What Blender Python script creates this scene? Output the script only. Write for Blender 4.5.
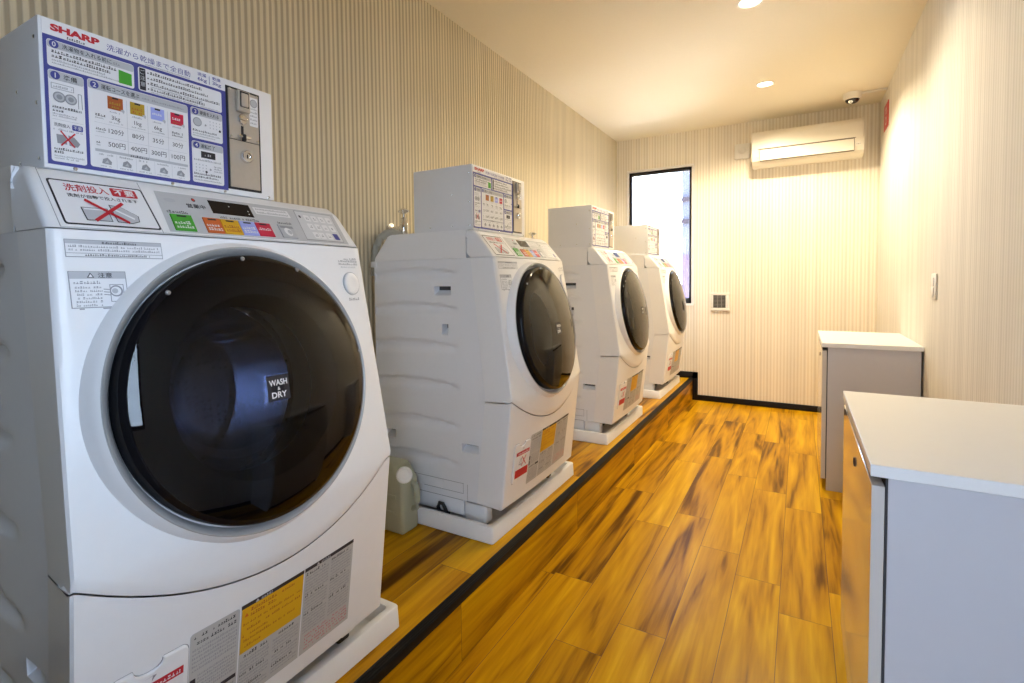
import bpy, bmesh, math, random
from mathutils import Vector, Matrix
random.seed(7)
SC = bpy.context.scene
COL = SC.collection
for o in list(bpy.data.objects):
    bpy.data.objects.remove(o)

# ------------------------------------------------------------------ camera
cam_d = bpy.data.cameras.new('camera')
cam = bpy.data.objects.new('camera', cam_d)
COL.objects.link(cam)
cam_d.sensor_fit = 'HORIZONTAL'
cam_d.sensor_width = 36.0
cam_d.lens = 517.01 / 1024 * 36
cam_d.shift_x = (512 - 492.26) / 1024
cam_d.shift_y = -(341.5 - 302.23) / 1024
cam_d.clip_start = 0.02
_R = Vector((0.85917745, 0.51153789, -0.01196214))
_U = Vector((-0.01114246, 0.04207734, 0.99905222))
_F = Vector((-0.5115564, 0.85822986, -0.04185169))
cam.matrix_world = Matrix(((_R.x, _U.x, -_F.x, 0), (_R.y, _U.y, -_F.y, 0), (_R.z, _U.z, -_F.z, 1.10), (0, 0, 0, 1)))
SC.camera = cam

# ------------------------------------------------------------------ light and exposure
SC.view_settings.view_transform = 'Standard'
SC.view_settings.look = 'None'
SC.view_settings.gamma = 1
SC.view_settings.use_curve_mapping = False
SC.view_settings.exposure = 0.08
DAY = 16.5            # radiance of the overcast sky outside
LAMP = 78.0          # watts of each ceiling downlight
W = bpy.data.worlds.new('sky')
SC.world = W
W.use_nodes = True
W.node_tree.nodes['Background'].inputs[0].default_value = (0.64, 0.80, 1.0, 1)
W.node_tree.nodes['Background'].inputs[1].default_value = DAY
bounce_sun_d = bpy.data.lights.new('bounce_sun', 'SUN')     # added: bounces off the yard to brighten the ceiling by the far window
bounce_sun_d.energy = 110.0
bounce_sun_d.angle = math.radians(1.0)
bounce_sun_d.color = (1.0, 0.95, 0.88)
bounce_sun = bpy.data.objects.new('bounce_sun', bounce_sun_d)
COL.objects.link(bounce_sun)
bounce_sun.rotation_euler = (0, math.radians(-42), 0)
SC.cycles.max_bounces = 10
SC.cycles.diffuse_bounces = 6
SC.cycles.glossy_bounces = 5
SC.cycles.transparent_max_bounces = 12
SC.cycles.sample_clamp_indirect = 0.0

# ------------------------------------------------------------------ measured sizes (metres)
XL, XR, YB, YF, H = -1.522, 0.507, 4.918, -0.25, 2.41
S, XS, XP = 0.196, -0.829, -0.890      # platform height, its edge, front of the drain pans
PAN_Y = (0.2666, 1.4783, 2.6979, 3.9262)
PAN_W = 0.738


# ------------------------------------------------------------------ materials
MATS = {}


def mat(name, color, rough=0.5, metal=0.0, spec=0.5, coat=0.0):
    m = bpy.data.materials.new(name)
    m.use_nodes = True
    b = m.node_tree.nodes['Principled BSDF']
    b.inputs['Base Color'].default_value = (*color, 1)
    b.inputs['Roughness'].default_value = rough
    b.inputs['Metallic'].default_value = metal
    b.inputs['Specular IOR Level'].default_value = spec
    b.inputs['Coat Weight'].default_value = coat
    b.inputs['Coat Roughness'].default_value = 0.05
    MATS[name] = m
    return m


def speckle(m, scale, amount, bump=0.0):
    """Fine procedural variation of a plain material's colour and surface."""
    nt = m.node_tree
    b = nt.nodes['Principled BSDF']
    tc = nt.nodes.new('ShaderNodeTexCoord')
    nz = nt.nodes.new('ShaderNodeTexNoise')
    nz.inputs['Scale'].default_value = scale
    nz.inputs['Detail'].default_value = 4
    nt.links.new(tc.outputs['Object'], nz.inputs['Vector'])
    c = b.inputs['Base Color'].default_value[:3]
    mx = nt.nodes.new('ShaderNodeMix')
    mx.data_type = 'RGBA'
    mx.inputs['A'].default_value = (*[x * (1 - amount) for x in c], 1)
    mx.inputs['B'].default_value = (*[min(1, x * (1 + amount)) for x in c], 1)
    nt.links.new(nz.outputs['Fac'], mx.inputs['Factor'])
    nt.links.new(mx.outputs['Result'], b.inputs['Base Color'])
    if bump:
        bp = nt.nodes.new('ShaderNodeBump')
        bp.inputs['Strength'].default_value = bump
        bp.inputs['Distance'].default_value = 0.002
        nt.links.new(nz.outputs['Fac'], bp.inputs['Height'])
        nt.links.new(bp.outputs['Normal'], b.inputs['Normal'])
    return m


speckle(mat('white_plastic', (0.86, 0.87, 0.89), 0.32), 60, 0.015)
speckle(mat('side_steel', (0.82, 0.84, 0.88), 0.38), 60, 0.015)
speckle(mat('box_white', (0.83, 0.845, 0.87), 0.4), 60, 0.015)
speckle(mat('pan_white', (0.86, 0.87, 0.89), 0.35), 40, 0.02)
mat('ring_silver', (0.44, 0.45, 0.46), 0.42, 0.25)
mat('black_gloss', (0.006, 0.006, 0.008), 0.10, spec=0.25)
mat('black_matte', (0.015, 0.015, 0.018), 0.55)
mat('pocket_shade', (0.05, 0.055, 0.065), 0.6)  # shade inside the grip pockets, put into the colour
mat('seam_grey', (0.30, 0.31, 0.34), 0.6)
mat('rim_glint_grey', (0.30, 0.30, 0.31), 0.3, 0.6)
mat('lock_brown', (0.10, 0.05, 0.04), 0.4, 0.3)
mat('chrome', (0.80, 0.80, 0.80), 0.16, 1.0)
speckle(mat('brushed_steel', (0.52, 0.47, 0.40), 0.40, 0.35), 120, 0.06)
mat('print_white', (0.82, 0.83, 0.86), 0.45)
mat('print_grey', (0.50, 0.52, 0.56), 0.45)
mat('print_midgrey', (0.30, 0.31, 0.34), 0.45)
mat('print_black', (0.02, 0.02, 0.03), 0.5)
mat('print_blue', (0.055, 0.065, 0.31), 0.45)
mat('print_red', (0.55, 0.015, 0.03), 0.45)
mat('print_orange', (0.62, 0.13, 0.025), 0.45)
mat('print_brown', (0.42, 0.10, 0.02), 0.45)
mat('print_yellow', (0.72, 0.40, 0.015), 0.45)
mat('print_olive', (0.45, 0.30, 0.02), 0.45)
mat('print_lavender', (0.36, 0.42, 0.85), 0.45)
mat('print_crimson', (0.60, 0.012, 0.06), 0.45)
mat('print_green', (0.06, 0.38, 0.03), 0.45)
speckle(mat('panel_silver', (0.55, 0.57, 0.60), 0.4, 0.1), 200, 0.04)
mat('keypad_grey', (0.66, 0.68, 0.71), 0.45)
mat('door_bowl', (0.035, 0.045, 0.085), 0.06, coat=0.8)
m = mat('drum_steel', (0.5, 0.52, 0.56), 0.22, 1.0)
_nt = m.node_tree
_tc = _nt.nodes.new('ShaderNodeTexCoord')
_vo = _nt.nodes.new('ShaderNodeTexVoronoi')
_vo.inputs['Scale'].default_value = 55
_vo.inputs['Randomness'].default_value = 0.25
_nt.links.new(_tc.outputs['Object'], _vo.inputs['Vector'])
_mr = _nt.nodes.new('ShaderNodeMapRange')
_mr.inputs['From Min'].default_value = 0.18
_mr.inputs['From Max'].default_value = 0.24
_mr.inputs['To Min'].default_value = 0.03
_mr.inputs['To Max'].default_value = 0.55
_nt.links.new(_vo.outputs['Distance'], _mr.inputs['Value'])
_nt.links.new(_mr.outputs[0], _nt.nodes['Principled BSDF'].inputs['Base Color'])
speckle(mat('ceiling_paint', (0.84, 0.78, 0.63), 0.9), 80, 0.02, 0.05)
speckle(mat('bounce_cut_grey', (0.13, 0.14, 0.17), 0.6), 30, 0.05)  # unseen wall behind the camera, darkened to cut bounce light
mat('asphalt', (0.07, 0.07, 0.075), 0.9)
mat('label_silver', (0.52, 0.52, 0.51), 0.45)
mat('black_trim', (0.010, 0.009, 0.009), 0.45, spec=0.2)
speckle(mat('cabinet_laminate', (0.58, 0.585, 0.64), 0.30), 30, 0.015)
mat('cabinet_door', (0.62, 0.60, 0.58), 0.10, coat=0.4)
speckle(mat('worktop_white', (0.84, 0.85, 0.86), 0.35), 30, 0.01)
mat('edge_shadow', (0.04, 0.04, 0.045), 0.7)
speckle(mat('ac_white', (0.80, 0.76, 0.66), 0.35), 20, 0.01)
mat('ac_line', (0.16, 0.13, 0.09), 0.6)
mat('sash_black', (0.02, 0.018, 0.018), 0.35)
mat('casing_white', (0.82, 0.80, 0.76), 0.4)
mat('fitting_white', (0.80, 0.78, 0.72), 0.4)
mat('grille_dark', (0.05, 0.05, 0.05), 0.5)
mat('grille_slat', (0.26, 0.25, 0.23), 0.5)
mat('sign_red', (0.55, 0.02, 0.02), 0.4)
mat('camera_smoke', (0.01, 0.01, 0.012), 0.08, coat=0.4)
mat('cap_cream', (0.86, 0.85, 0.80), 0.4)
mat('hose_grey', (0.42, 0.43, 0.40), 0.45)
mat('house_lavender', (0.05, 0.05, 0.068), 0.8)
mat('house_purple', (0.036, 0.018, 0.04), 0.8)
mat('house_band', (0.012, 0.004, 0.009), 0.8)
mat('house_base', (0.75, 0.75, 0.78), 0.8)
mat('bounce_yard', (0.72, 0.71, 0.69), 0.9)

m = mat('jug_plastic', (0.46, 0.47, 0.34), 0.4)
m.node_tree.nodes['Principled BSDF'].inputs['Subsurface Weight'].default_value = 0.25
m.node_tree.nodes['Principled BSDF'].inputs['Subsurface Radius'].default_value = (0.02, 0.02, 0.012)


def mat_glow(name, color, strength):
    m = bpy.data.materials.new(name)
    m.use_nodes = True
    b = m.node_tree.nodes['Principled BSDF']
    b.inputs['Base Color'].default_value = (*color, 1)
    b.inputs['Emission Color'].default_value = (*color, 1)
    b.inputs['Emission Strength'].default_value = strength
    MATS[name] = m
    return m


mat_glow('lamp_glow', (1.0, 0.86, 0.60), 14.0)
mat_glow('led_red', (0.5, 0.03, 0.02), 0.4)


def mat_thin_glass(name, tint, rough=0.02, ior=1.5):
    m = bpy.data.materials.new(name)
    m.use_nodes = True
    nt = m.node_tree
    nt.nodes.clear()
    out = nt.nodes.new('ShaderNodeOutputMaterial')
    tr = nt.nodes.new('ShaderNodeBsdfTransparent')
    tr.inputs[0].default_value = (*tint, 1)
    gl = nt.nodes.new('ShaderNodeBsdfGlossy')
    gl.inputs['Roughness'].default_value = rough
    gl.inputs['Color'].default_value = (1, 1, 1, 1)
    fr = nt.nodes.new('ShaderNodeFresnel')
    fr.inputs['IOR'].default_value = ior
    mx = nt.nodes.new('ShaderNodeMixShader')
    nt.links.new(fr.outputs[0], mx.inputs[0])
    nt.links.new(tr.outputs[0], mx.inputs[1])
    nt.links.new(gl.outputs[0], mx.inputs[2])
    nt.links.new(mx.outputs[0], out.inputs[0])
    MATS[name] = m
    return m


mat_thin_glass('window_glass', (0.97, 0.98, 1.0))
mat_thin_glass('smoked_glass', (0.40, 0.43, 0.52), 0.03, 1.4)
mat_thin_glass('bowl_glass', (0.62, 0.68, 0.82), 0.05, 1.6)


def math_node(nt, op, a, b=None, c=None):
    n = nt.nodes.new('ShaderNodeMath')
    n.operation = op
    for i, v in enumerate((a, b, c)):
        if v is None:
            continue
        if isinstance(v, (int, float)):
            n.inputs[i].default_value = v
        else:
            nt.links.new(v, n.inputs[i])
    return n.outputs[0]


def mat_ribbed(name, axis, light, dark, period=0.0225, bump=0.5):
    """Vertically ribbed wall covering: pale ridges between darker grooves."""
    m = bpy.data.materials.new(name)
    m.use_nodes = True
    nt = m.node_tree
    b = nt.nodes['Principled BSDF']
    b.inputs['Roughness'].default_value = 0.75
    tc = nt.nodes.new('ShaderNodeTexCoord')
    sp = nt.nodes.new('ShaderNodeSeparateXYZ')
    nt.links.new(tc.outputs['Object'], sp.inputs[0])
    c = sp.outputs[axis]
    fr = math_node(nt, 'FRACT', math_node(nt, 'DIVIDE', c, period))
    tri = math_node(nt, 'ABSOLUTE', math_node(nt, 'SUBTRACT', fr, 0.5))       # 0 at groove, .5 at ridge
    mr = nt.nodes.new('ShaderNodeMapRange')
    mr.interpolation_type = 'SMOOTHSTEP'
    mr.inputs['From Min'].default_value = 0.13
    mr.inputs['From Max'].default_value = 0.33
    nt.links.new(tri, mr.inputs['Value'])
    # each rib a little different
    wn = nt.nodes.new('ShaderNodeTexWhiteNoise')
    wn.noise_dimensions = '1D'
    nt.links.new(math_node(nt, 'FLOOR', math_node(nt, 'DIVIDE', c, period)), wn.inputs['W'])
    cr = nt.nodes.new('ShaderNodeMix')
    cr.data_type = 'RGBA'
    cr.inputs['A'].default_value = (*dark, 1)
    cr.inputs['B'].default_value = (*light, 1)
    nt.links.new(mr.outputs[0], cr.inputs['Factor'])
    hs = nt.nodes.new('ShaderNodeHueSaturation')
    nt.links.new(math_node(nt, 'MULTIPLY_ADD', wn.outputs['Value'], 0.12, 0.94), hs.inputs['Value'])
    nt.links.new(cr.outputs['Result'], hs.inputs['Color'])
    nt.links.new(hs.outputs[0], b.inputs['Base Color'])
    bp = nt.nodes.new('ShaderNodeBump')
    bp.inputs['Strength'].default_value = bump
    bp.inputs['Distance'].default_value = 0.003
    nt.links.new(mr.outputs[0], bp.inputs['Height'])
    nt.links.new(bp.outputs['Normal'], b.inputs['Normal'])
    MATS[name] = m
    return m


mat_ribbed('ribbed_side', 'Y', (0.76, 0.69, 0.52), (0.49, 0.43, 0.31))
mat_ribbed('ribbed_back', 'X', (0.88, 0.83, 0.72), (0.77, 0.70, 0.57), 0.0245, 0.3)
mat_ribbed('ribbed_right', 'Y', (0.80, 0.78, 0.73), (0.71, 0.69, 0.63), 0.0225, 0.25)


def mat_wood(name):
    """Figured golden planks; the plank number comes with the mesh, the grain is noise stretched along Y."""
    m = bpy.data.materials.new(name)
    m.use_nodes = True
    nt = m.node_tree
    b = nt.nodes['Principled BSDF']
    at = nt.nodes.new('ShaderNodeAttribute')
    at.attribute_name = 'plank'
    tc = nt.nodes.new('ShaderNodeTexCoord')
    off = nt.nodes.new('ShaderNodeVectorMath')
    off.operation = 'MULTIPLY'
    off.inputs[1].default_value = (37.0, 61.0, 13.0)
    nt.links.new(at.outputs['Color'], off.inputs[0])
    add = nt.nodes.new('ShaderNodeVectorMath')
    add.operation = 'ADD'
    nt.links.new(tc.outputs['Object'], add.inputs[0])
    nt.links.new(off.outputs[0], add.inputs[1])

    def noise(sx, sy, scale, detail, dist):
        mp = nt.nodes.new('ShaderNodeMapping')
        mp.inputs['Scale'].default_value = (sx, sy, sx)
        nt.links.new(add.outputs[0], mp.inputs[0])
        n = nt.nodes.new('ShaderNodeTexNoise')
        n.inputs['Scale'].default_value = scale
        n.inputs['Detail'].default_value = detail
        n.inputs['Distortion'].default_value = dist
        nt.links.new(mp.outputs[0], n.inputs['Vector'])
        return n.outputs['Fac']
    big = noise(11.0, 0.9, 1.0, 2, 1.5)
    mid = noise(30.0, 1.7, 1.0, 5, 1.3)
    fine = noise(120.0, 6.0, 1.0, 3, 0.3)
    sepc = nt.nodes.new('ShaderNodeSeparateColor')
    nt.links.new(at.outputs['Color'], sepc.inputs[0])
    f = math_node(nt, 'MULTIPLY_ADD', big, 0.75, math_node(nt, 'MULTIPLY', mid, 0.35))
    f = math_node(nt, 'MULTIPLY_ADD', fine, 0.10, f)
    f = math_node(nt, 'MULTIPLY_ADD', sepc.outputs[0], 0.20, f)
    rp = nt.nodes.new('ShaderNodeValToRGB')
    els = rp.color_ramp.elements
    els[0].position = 0.43
    els[0].color = (0.085, 0.028, 0.0015, 1)
    els[1].position = 1.0
    els[1].color = (0.84, 0.52, 0.025, 1)
    for p, c in ((0.52, (0.16, 0.066, 0.002)), (0.57, (0.29, 0.130, 0.003)), (0.64, (0.47, 0.225, 0.003)), (0.76, (0.61, 0.320, 0.004)), (0.88, (0.72, 0.415, 0.007))):
        e = els.new(p)
        e.color = (*c, 1)
    nt.links.new(f, rp.inputs[0])
    nt.links.new(rp.outputs[0], b.inputs['Base Color'])
    b.inputs['Roughness'].default_value = 0.30
    b.inputs['Specular IOR Level'].default_value = 0.10
    bp = nt.nodes.new('ShaderNodeBump')
    bp.inputs['Strength'].default_value = 0.12
    bp.inputs['Distance'].default_value = 0.001
    nt.links.new(fine, bp.inputs['Height'])
    nt.links.new(bp.outputs['Normal'], b.inputs['Normal'])
    MATS[name] = m
    return m


mat_wood('plank_wood')
mat('plank_joint', (0.10, 0.045, 0.006), 0.6)


# ------------------------------------------------------------------ mesh helpers
class MB:
    """Collects faces with a material name each and links them as one mesh object."""

    def __init__(self):
        self.v, self.f, self.m, self.sm = [], [], [], []

    def add(self, verts, faces, m, smooth=False):
        n = len(self.v)
        self.v.extend(tuple(p) for p in verts)
        for f in faces:
            self.f.append(tuple(i + n for i in f))
            self.m.append(m)
            self.sm.append(smooth)
        return self

    def box(self, lo, hi, m, r=0.0, seg=2):
        bm = bmesh.new()
        bmesh.ops.create_cube(bm, size=1.0)
        c = [(a + b) / 2 for a, b in zip(lo, hi)]
        d = [abs(b - a) for a, b in zip(lo, hi)]
        for v in bm.verts:
            v.co = Vector((c[0] + v.co.x * d[0], c[1] + v.co.y * d[1], c[2] + v.co.z * d[2]))
        if r > 0:
            bmesh.ops.bevel(bm, geom=bm.edges[:], offset=min(r, min(d) * 0.49), segments=seg, profile=0.5, affect='EDGES')
        self.bm(bm, m, r > 0)
        return self

    def bm(self, bm, m, smooth=False):
        bm.verts.index_update()
        self.add([v.co for v in bm.verts], [[v.index for v in f.verts] for f in bm.faces], m, smooth)
        bm.free()

    def lathe(self, prof, m, origin, axis, up=(0, 0, 1), n=64, cap0=False, cap1=False):
        """prof: (radius, height along axis)."""
        a = Vector(axis).normalized()
        u = Vector(up)
        u = (u - a * u.dot(a)).normalized()
        w = a.cross(u)
        o = Vector(origin)
        vs, fs = [], []
        for r, h in prof:
            for k in range(n):
                t = 2 * math.pi * k / n
                vs.append(o + a * h + (u * math.cos(t) + w * math.sin(t)) * r)
        for i in range(len(prof) - 1):
            for k in range(n):
                k2 = (k + 1) % n
                fs.append((i * n + k, i * n + k2, (i + 1) * n + k2, (i + 1) * n + k))
        if cap0:
            fs.append(tuple(reversed(range(n))))
        if cap1:
            fs.append(tuple(range((len(prof) - 1) * n, len(prof) * n)))
        self.add(vs, fs, m, True)
        return self

    def tube(self, pts, r, m, n=12):
        pts = [Vector(p) for p in pts]
        vs, fs = [], []
        ref = Vector((0.31, 0.2, 0.93))
        for i, p in enumerate(pts):
            t = (pts[min(i + 1, len(pts) - 1)] - pts[max(i - 1, 0)]).normalized()
            u = (ref - t * ref.dot(t)).normalized()
            w = t.cross(u)
            rr = r[i] if isinstance(r, (list, tuple)) else r
            for k in range(n):
                a = 2 * math.pi * k / n
                vs.append(p + (u * math.cos(a) + w * math.sin(a)) * rr)
        for i in range(len(pts) - 1):
            for k in range(n):
                k2 = (k + 1) % n
                fs.append((i * n + k, i * n + k2, (i + 1) * n + k2, (i + 1) * n + k))
        fs.append(tuple(reversed(range(n))))
        fs.append(tuple(range((len(pts) - 1) * n, len(pts) * n)))
        self.add(vs, fs, m, True)
        return self

    def grid(self, rows, m, smooth=True, skip=None, flip=False):
        nr, nc = len(rows), len(rows[0])
        fs = []
        for i in range(nr - 1):
            for j in range(nc - 1):
                if skip and skip(i, j):
                    continue
                q = (i * nc + j, i * nc + j + 1, (i + 1) * nc + j + 1, (i + 1) * nc + j)
                fs.append(tuple(reversed(q)) if flip else q)
        self.add([p for r in rows for p in r], fs, m, smooth)
        return self

    def build(self, name, parent=None, sharp=35, attr=None):
        me = bpy.data.meshes.new(name)
        me.from_pydata(self.v, [], self.f)
        names = []
        for x in self.m:
            if x not in names:
                names.append(x)
        for x in names:
            me.materials.append(MATS[x])
        me.polygons.foreach_set('material_index', [names.index(x) for x in self.m])
        me.polygons.foreach_set('use_smooth', self.sm)
        if any(self.sm):
            me.set_sharp_from_angle(angle=math.radians(sharp))
        me.update()
        o = bpy.data.objects.new(name, me)
        COL.objects.link(o)
        if parent:
            o.parent = parent
        return o


def empty(name, loc):
    o = bpy.data.objects.new(name, None)
    COL.objects.link(o)
    o.empty_display_size = 0.1
    o.location = loc
    return o


def tag(o, label, cat, group=None):
    o['label'] = label
    o['category'] = cat
    if group:
        o['group'] = group
    return o


def struct(o):
    o['kind'] = 'structure'
    return o


def copy_tree(o, parent=None):
    c = o.copy()
    COL.objects.link(c)
    if parent:
        c.parent = parent
    for ch in list(o.children):
        copy_tree(ch, c)
    return c


_TXT = {}


def glyphs(s, bold):
    key = (s, bold)
    if key not in _TXT:
        cu = bpy.data.curves.new('lettering', 'FONT')
        cu.body = s
        cu.size = 1.0
        cu.resolution_u = 3
        cu.offset = bold
        ob = bpy.data.objects.new('lettering', cu)
        COL.objects.link(ob)
        dg = bpy.context.evaluated_depsgraph_get()
        me = bpy.data.meshes.new_from_object(ob.evaluated_get(dg))
        _TXT[key] = ([(v.co.x, v.co.y) for v in me.vertices], [tuple(p.vertices) for p in me.polygons])
        bpy.data.objects.remove(ob)
        bpy.data.curves.remove(cu)
        bpy.data.meshes.remove(me)
    return _TXT[key]


class Print:
    """Printing on a surface: place(u, w, h) gives the point h metres off the surface."""

    def __init__(self, place, step=0.0003):
        self.place, self.step, self.mb = place, step, MB()

    def poly(self, pts, m, lay=1):
        self.mb.add([self.place(u, w, lay * self.step) for u, w in pts], [tuple(range(len(pts)))], m)

    def rect(self, u0, w0, u1, w1, m, lay=1, r=0.0, cols=1):
        if r > 0:
            pts = []
            for cx, cy, a0 in ((u1 - r, w0 + r, -90), (u1 - r, w1 - r, 0), (u0 + r, w1 - r, 90), (u0 + r, w0 + r, 180)):
                for k in range(5):
                    a = math.radians(a0 + 22.5 * k)
                    pts.append((cx + r * math.cos(a), cy + r * math.sin(a)))
            self.poly(pts, m, lay)
        else:
            for k in range(cols):
                a, b = u0 + (u1 - u0) * k / cols, u0 + (u1 - u0) * (k + 1) / cols
                self.poly([(a, w0), (b, w0), (b, w1), (a, w1)], m, lay)

    def frame(self, u0, w0, u1, w1, t, m, lay=1):
        self.rect(u0, w0, u1, w0 + t, m, lay)
        self.rect(u0, w1 - t, u1, w1, m, lay)
        self.rect(u0, w0, u0 + t, w1, m, lay)
        self.rect(u1 - t, w0, u1, w1, m, lay)

    def disc(self, u, w, r, m, lay=1, n=20, ry=None):
        ry = ry or r
        self.poly([(u + r * math.cos(2 * math.pi * k / n), w + ry * math.sin(2 * math.pi * k / n)) for k in range(n)], m, lay)

    def line(self, a, b, t, m, lay=1):
        d = Vector((b[0] - a[0], b[1] - a[1])).normalized()
        n = (-d.y * t / 2, d.x * t / 2)
        self.poly([(a[0] - n[0], a[1] - n[1]), (b[0] - n[0], b[1] - n[1]), (b[0] + n[0], b[1] + n[1]), (a[0] + n[0], a[1] + n[1])], m, lay)

    def text(self, s, u, w, height, m, lay=2, width=None, bold=0.0, align='l'):
        vs, fs = glyphs(s, bold)
        x0, x1 = min(p[0] for p in vs), max(p[0] for p in vs)
        y0, y1 = min(p[1] for p in vs), max(p[1] for p in vs)
        sy = height / (y1 - y0)
        sx = width / (x1 - x0) if width else sy
        wd = (x1 - x0) * sx
        ox = u if align == 'l' else u - wd / 2 if align == 'c' else u - wd
        self.mb.add([self.place(ox + (x - x0) * sx, w + (y - y0) * sy, lay * self.step) for x, y in vs], fs, m)

    def fine(self, u0, u1, w, h, m='print_black', lay=2, fill=0.75):
        """A line of print too small to read: short strokes."""
        u = u0
        while u < u1 - h * 0.4:
            d = h * random.uniform(0.5, 1.1)
            if random.random() < fill + 0.15:
                k = random.random()
                hh = h * random.uniform(0.55, 1.0)
                d2 = min(d, u1 - u)
                self.rect(u, w, u + d2 * 0.75, w + hh * 0.35, m, lay)
                if k < 0.7:
                    self.rect(u + d2 * 0.1, w + hh * 0.6, u + d2 * 0.75, w + hh, m, lay)
                if k > 0.3:
                    self.rect(u + d2 * 0.3, w, u + d2 * 0.5, w + hh, m, lay)
            u += d


# ------------------------------------------------------------------ the room
PW = 0.146


def plank_floor(name, x0, x1, y0, y1, z, base, joints, vertical=False):
    """Planks along Y; vertical=True lays the same planks on the face x = base."""
    me_v, me_f, ids, mi = [], [], [], []
    nx = int(math.floor((x0 - base) / PW)) - 1 if not vertical else 0
    cols = []
    a = base + nx * PW
    if vertical:
        cols = [(x0, x1, 0)]
    else:
        k = nx
        while a < x1:
            lo, hi = max(a, x0), min(a + PW, x1)
            if hi - lo > 1e-4:
                cols.append((lo, hi, k))
            a += PW
            k += 1
    g = 0.0008
    L = 0.905
    for lo, hi, k in cols:
        j = joints.get(k, (k * 0.377) % L)
        y = j - L * math.ceil((j - y0) / L)
        while y < y1:
            a, b = max(y, y0), min(y + L, y1)
            if b - a > 1e-3:
                pid = random.random()
                for (p0, p1, q0, q1, mm) in ((lo + g, hi - g, a + g, b - g, 0), (lo, lo + g, a, b, 1), (hi - g, hi, a, b, 1),
                                             (lo + g, hi - g, a, a + g, 1), (lo + g, hi - g, b - g, b, 1)):
                    n = len(me_v)
                    if vertical:
                        me_v += [(base, q0, p0), (base, q1, p0), (base, q1, p1), (base, q0, p1)]
                    else:
                        me_v += [(p0, q0, z), (p1, q0, z), (p1, q1, z), (p0, q1, z)]
                    me_f.append((n, n + 1, n + 2, n + 3))
                    ids.append(pid)
                    mi.append(mm)
            y += L
    if not vertical:                                                      # slab under the planks
        n = len(me_v)
        d = 0.1 if z == 0 else z - 0.002
        me_v += [(x0, y0, z - d), (x1, y0, z - d), (x1, y1, z - d), (x0, y1, z - d)]
        me_f.append((n + 3, n + 2, n + 1, n))
        ids.append(0.5)
        mi.append(0)
    me = bpy.data.meshes.new(name)
    me.from_pydata(me_v, [], me_f)
    me.materials.append(MATS['plank_wood'])
    me.materials.append(MATS['plank_joint'])
    me.polygons.foreach_set('material_index', mi)
    at = me.color_attributes.new('plank', 'FLOAT_COLOR', 'CORNER')
    rnd = {}
    for p in me.polygons:
        i = ids[p.index]
        if i not in rnd:
            rnd[i] = (i, random.random(), random.random(), 1)
        for li in p.loop_indices:
            at.data[li].color = rnd[i]
    o = bpy.data.objects.new(name, me)
    COL.objects.link(o)
    return struct(o)


plank_floor('floor', XS - 0.01, XR + 0.05, YF, YB + 0.05, 0.0, -0.195,
            {0: 2.065, -1: 2.223, -2: 1.583, -3: 1.415, 1: 1.893, 2: 1.2, 3: 2.4, -4: 1.75})
plank_floor('platform', XL - 0.05, XS, YF, YB + 0.05, S, -0.195 - 4.4 * PW, {0: 1.05, 1: 1.6, -1: 1.3, 2: 0.8})
plank_floor('platform_riser', 0.0, S, YF, YB, 0, XS, {0: 2.1}, vertical=True)
mb = MB()
mb.box((XS - 0.026, YF, S - 0.001), (XS + 0.004, YB, S + 0.004), 'black_trim', 0.001)
mb.box((XS + 0.0005, YF, S - 0.020), (XS + 0.005, YB, S + 0.004), 'black_trim', 0.001)
for k in range(3):
    mb.box((XS - 0.020 + k * 0.007, YF, S + 0.003), (XS - 0.017 + k * 0.007, YB, S + 0.0055), 'black_trim')
struct(mb.build('trim_1'))

# baseboards (black)
T = 0.009
mb = MB()
mb.box((XS + 0.045, YB - T, 0), (XR, YB, 0.05), 'black_trim', 0.002)
mb.box((XS, YB - T, 0.0), (XS + 0.046, YB, S + 0.058), 'black_trim', 0.002)
mb.box((XL, YB - T, S), (XS + 0.046, YB, S + 0.058), 'black_trim', 0.002)
struct(mb.build('baseboard_back'))
struct(MB().box((XL, YF, S), (XL + T, YB, S + 0.058), 'black_trim', 0.002).build('baseboard_left'))
struct(MB().box((XR - T, YF, 0), (XR, YB, 0.05), 'black_trim', 0.002).build('baseboard_right'))

# walls and ceiling
TH = 0.12
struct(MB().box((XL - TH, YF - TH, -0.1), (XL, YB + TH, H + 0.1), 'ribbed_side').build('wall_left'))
RY0, RY1, RZ0, RZ1 = -0.20, 0.25, 0.90, 2.00                 # side window beside the camera
mb = MB()
mb.box((XR, YF - TH, -0.1), (XR + TH, RY0, H + 0.1), 'ribbed_right')
mb.box((XR, RY1, -0.1), (XR + TH, YB + TH, H + 0.1), 'ribbed_right')
mb.box((XR, RY0, -0.1), (XR + TH, RY1, RZ0), 'ribbed_right')
mb.box((XR, RY0, RZ1), (XR + TH, RY1, H + 0.1), 'ribbed_right')
struct(mb.build('wall_right'))
wr2 = empty('window_2', (0, 0, 0))
struct(wr2)
mb = MB()
for lo, hi in (((XR + 0.02, RY0, RZ1 - 0.03), (XR + 0.07, RY1, RZ1)), ((XR + 0.02, RY0, RZ0), (XR + 0.07, RY1, RZ0 + 0.04)),
               ((XR + 0.02, RY0, RZ0), (XR + 0.07, RY0 + 0.025, RZ1)), ((XR + 0.02, RY1 - 0.025, RZ0), (XR + 0.07, RY1, RZ1)),
               ((XR + 0.02, (RY0 + RY1) / 2 - 0.02, RZ0), (XR + 0.07, (RY0 + RY1) / 2 + 0.02, RZ1))):
    mb.box(lo, hi, 'sash_black', 0.002)
struct(mb.build('window_frame', wr2))
struct(MB().box((XR + 0.042, RY0 + 0.025, RZ0 + 0.04), (XR + 0.045, RY1 - 0.025, RZ1 - 0.03), 'window_glass').build('window_pane', wr2))
struct(MB().box((XL - TH, YF - TH, H), (XR + TH, YB + TH, H + 0.1), 'ceiling_paint').build('ceiling'))
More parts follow.
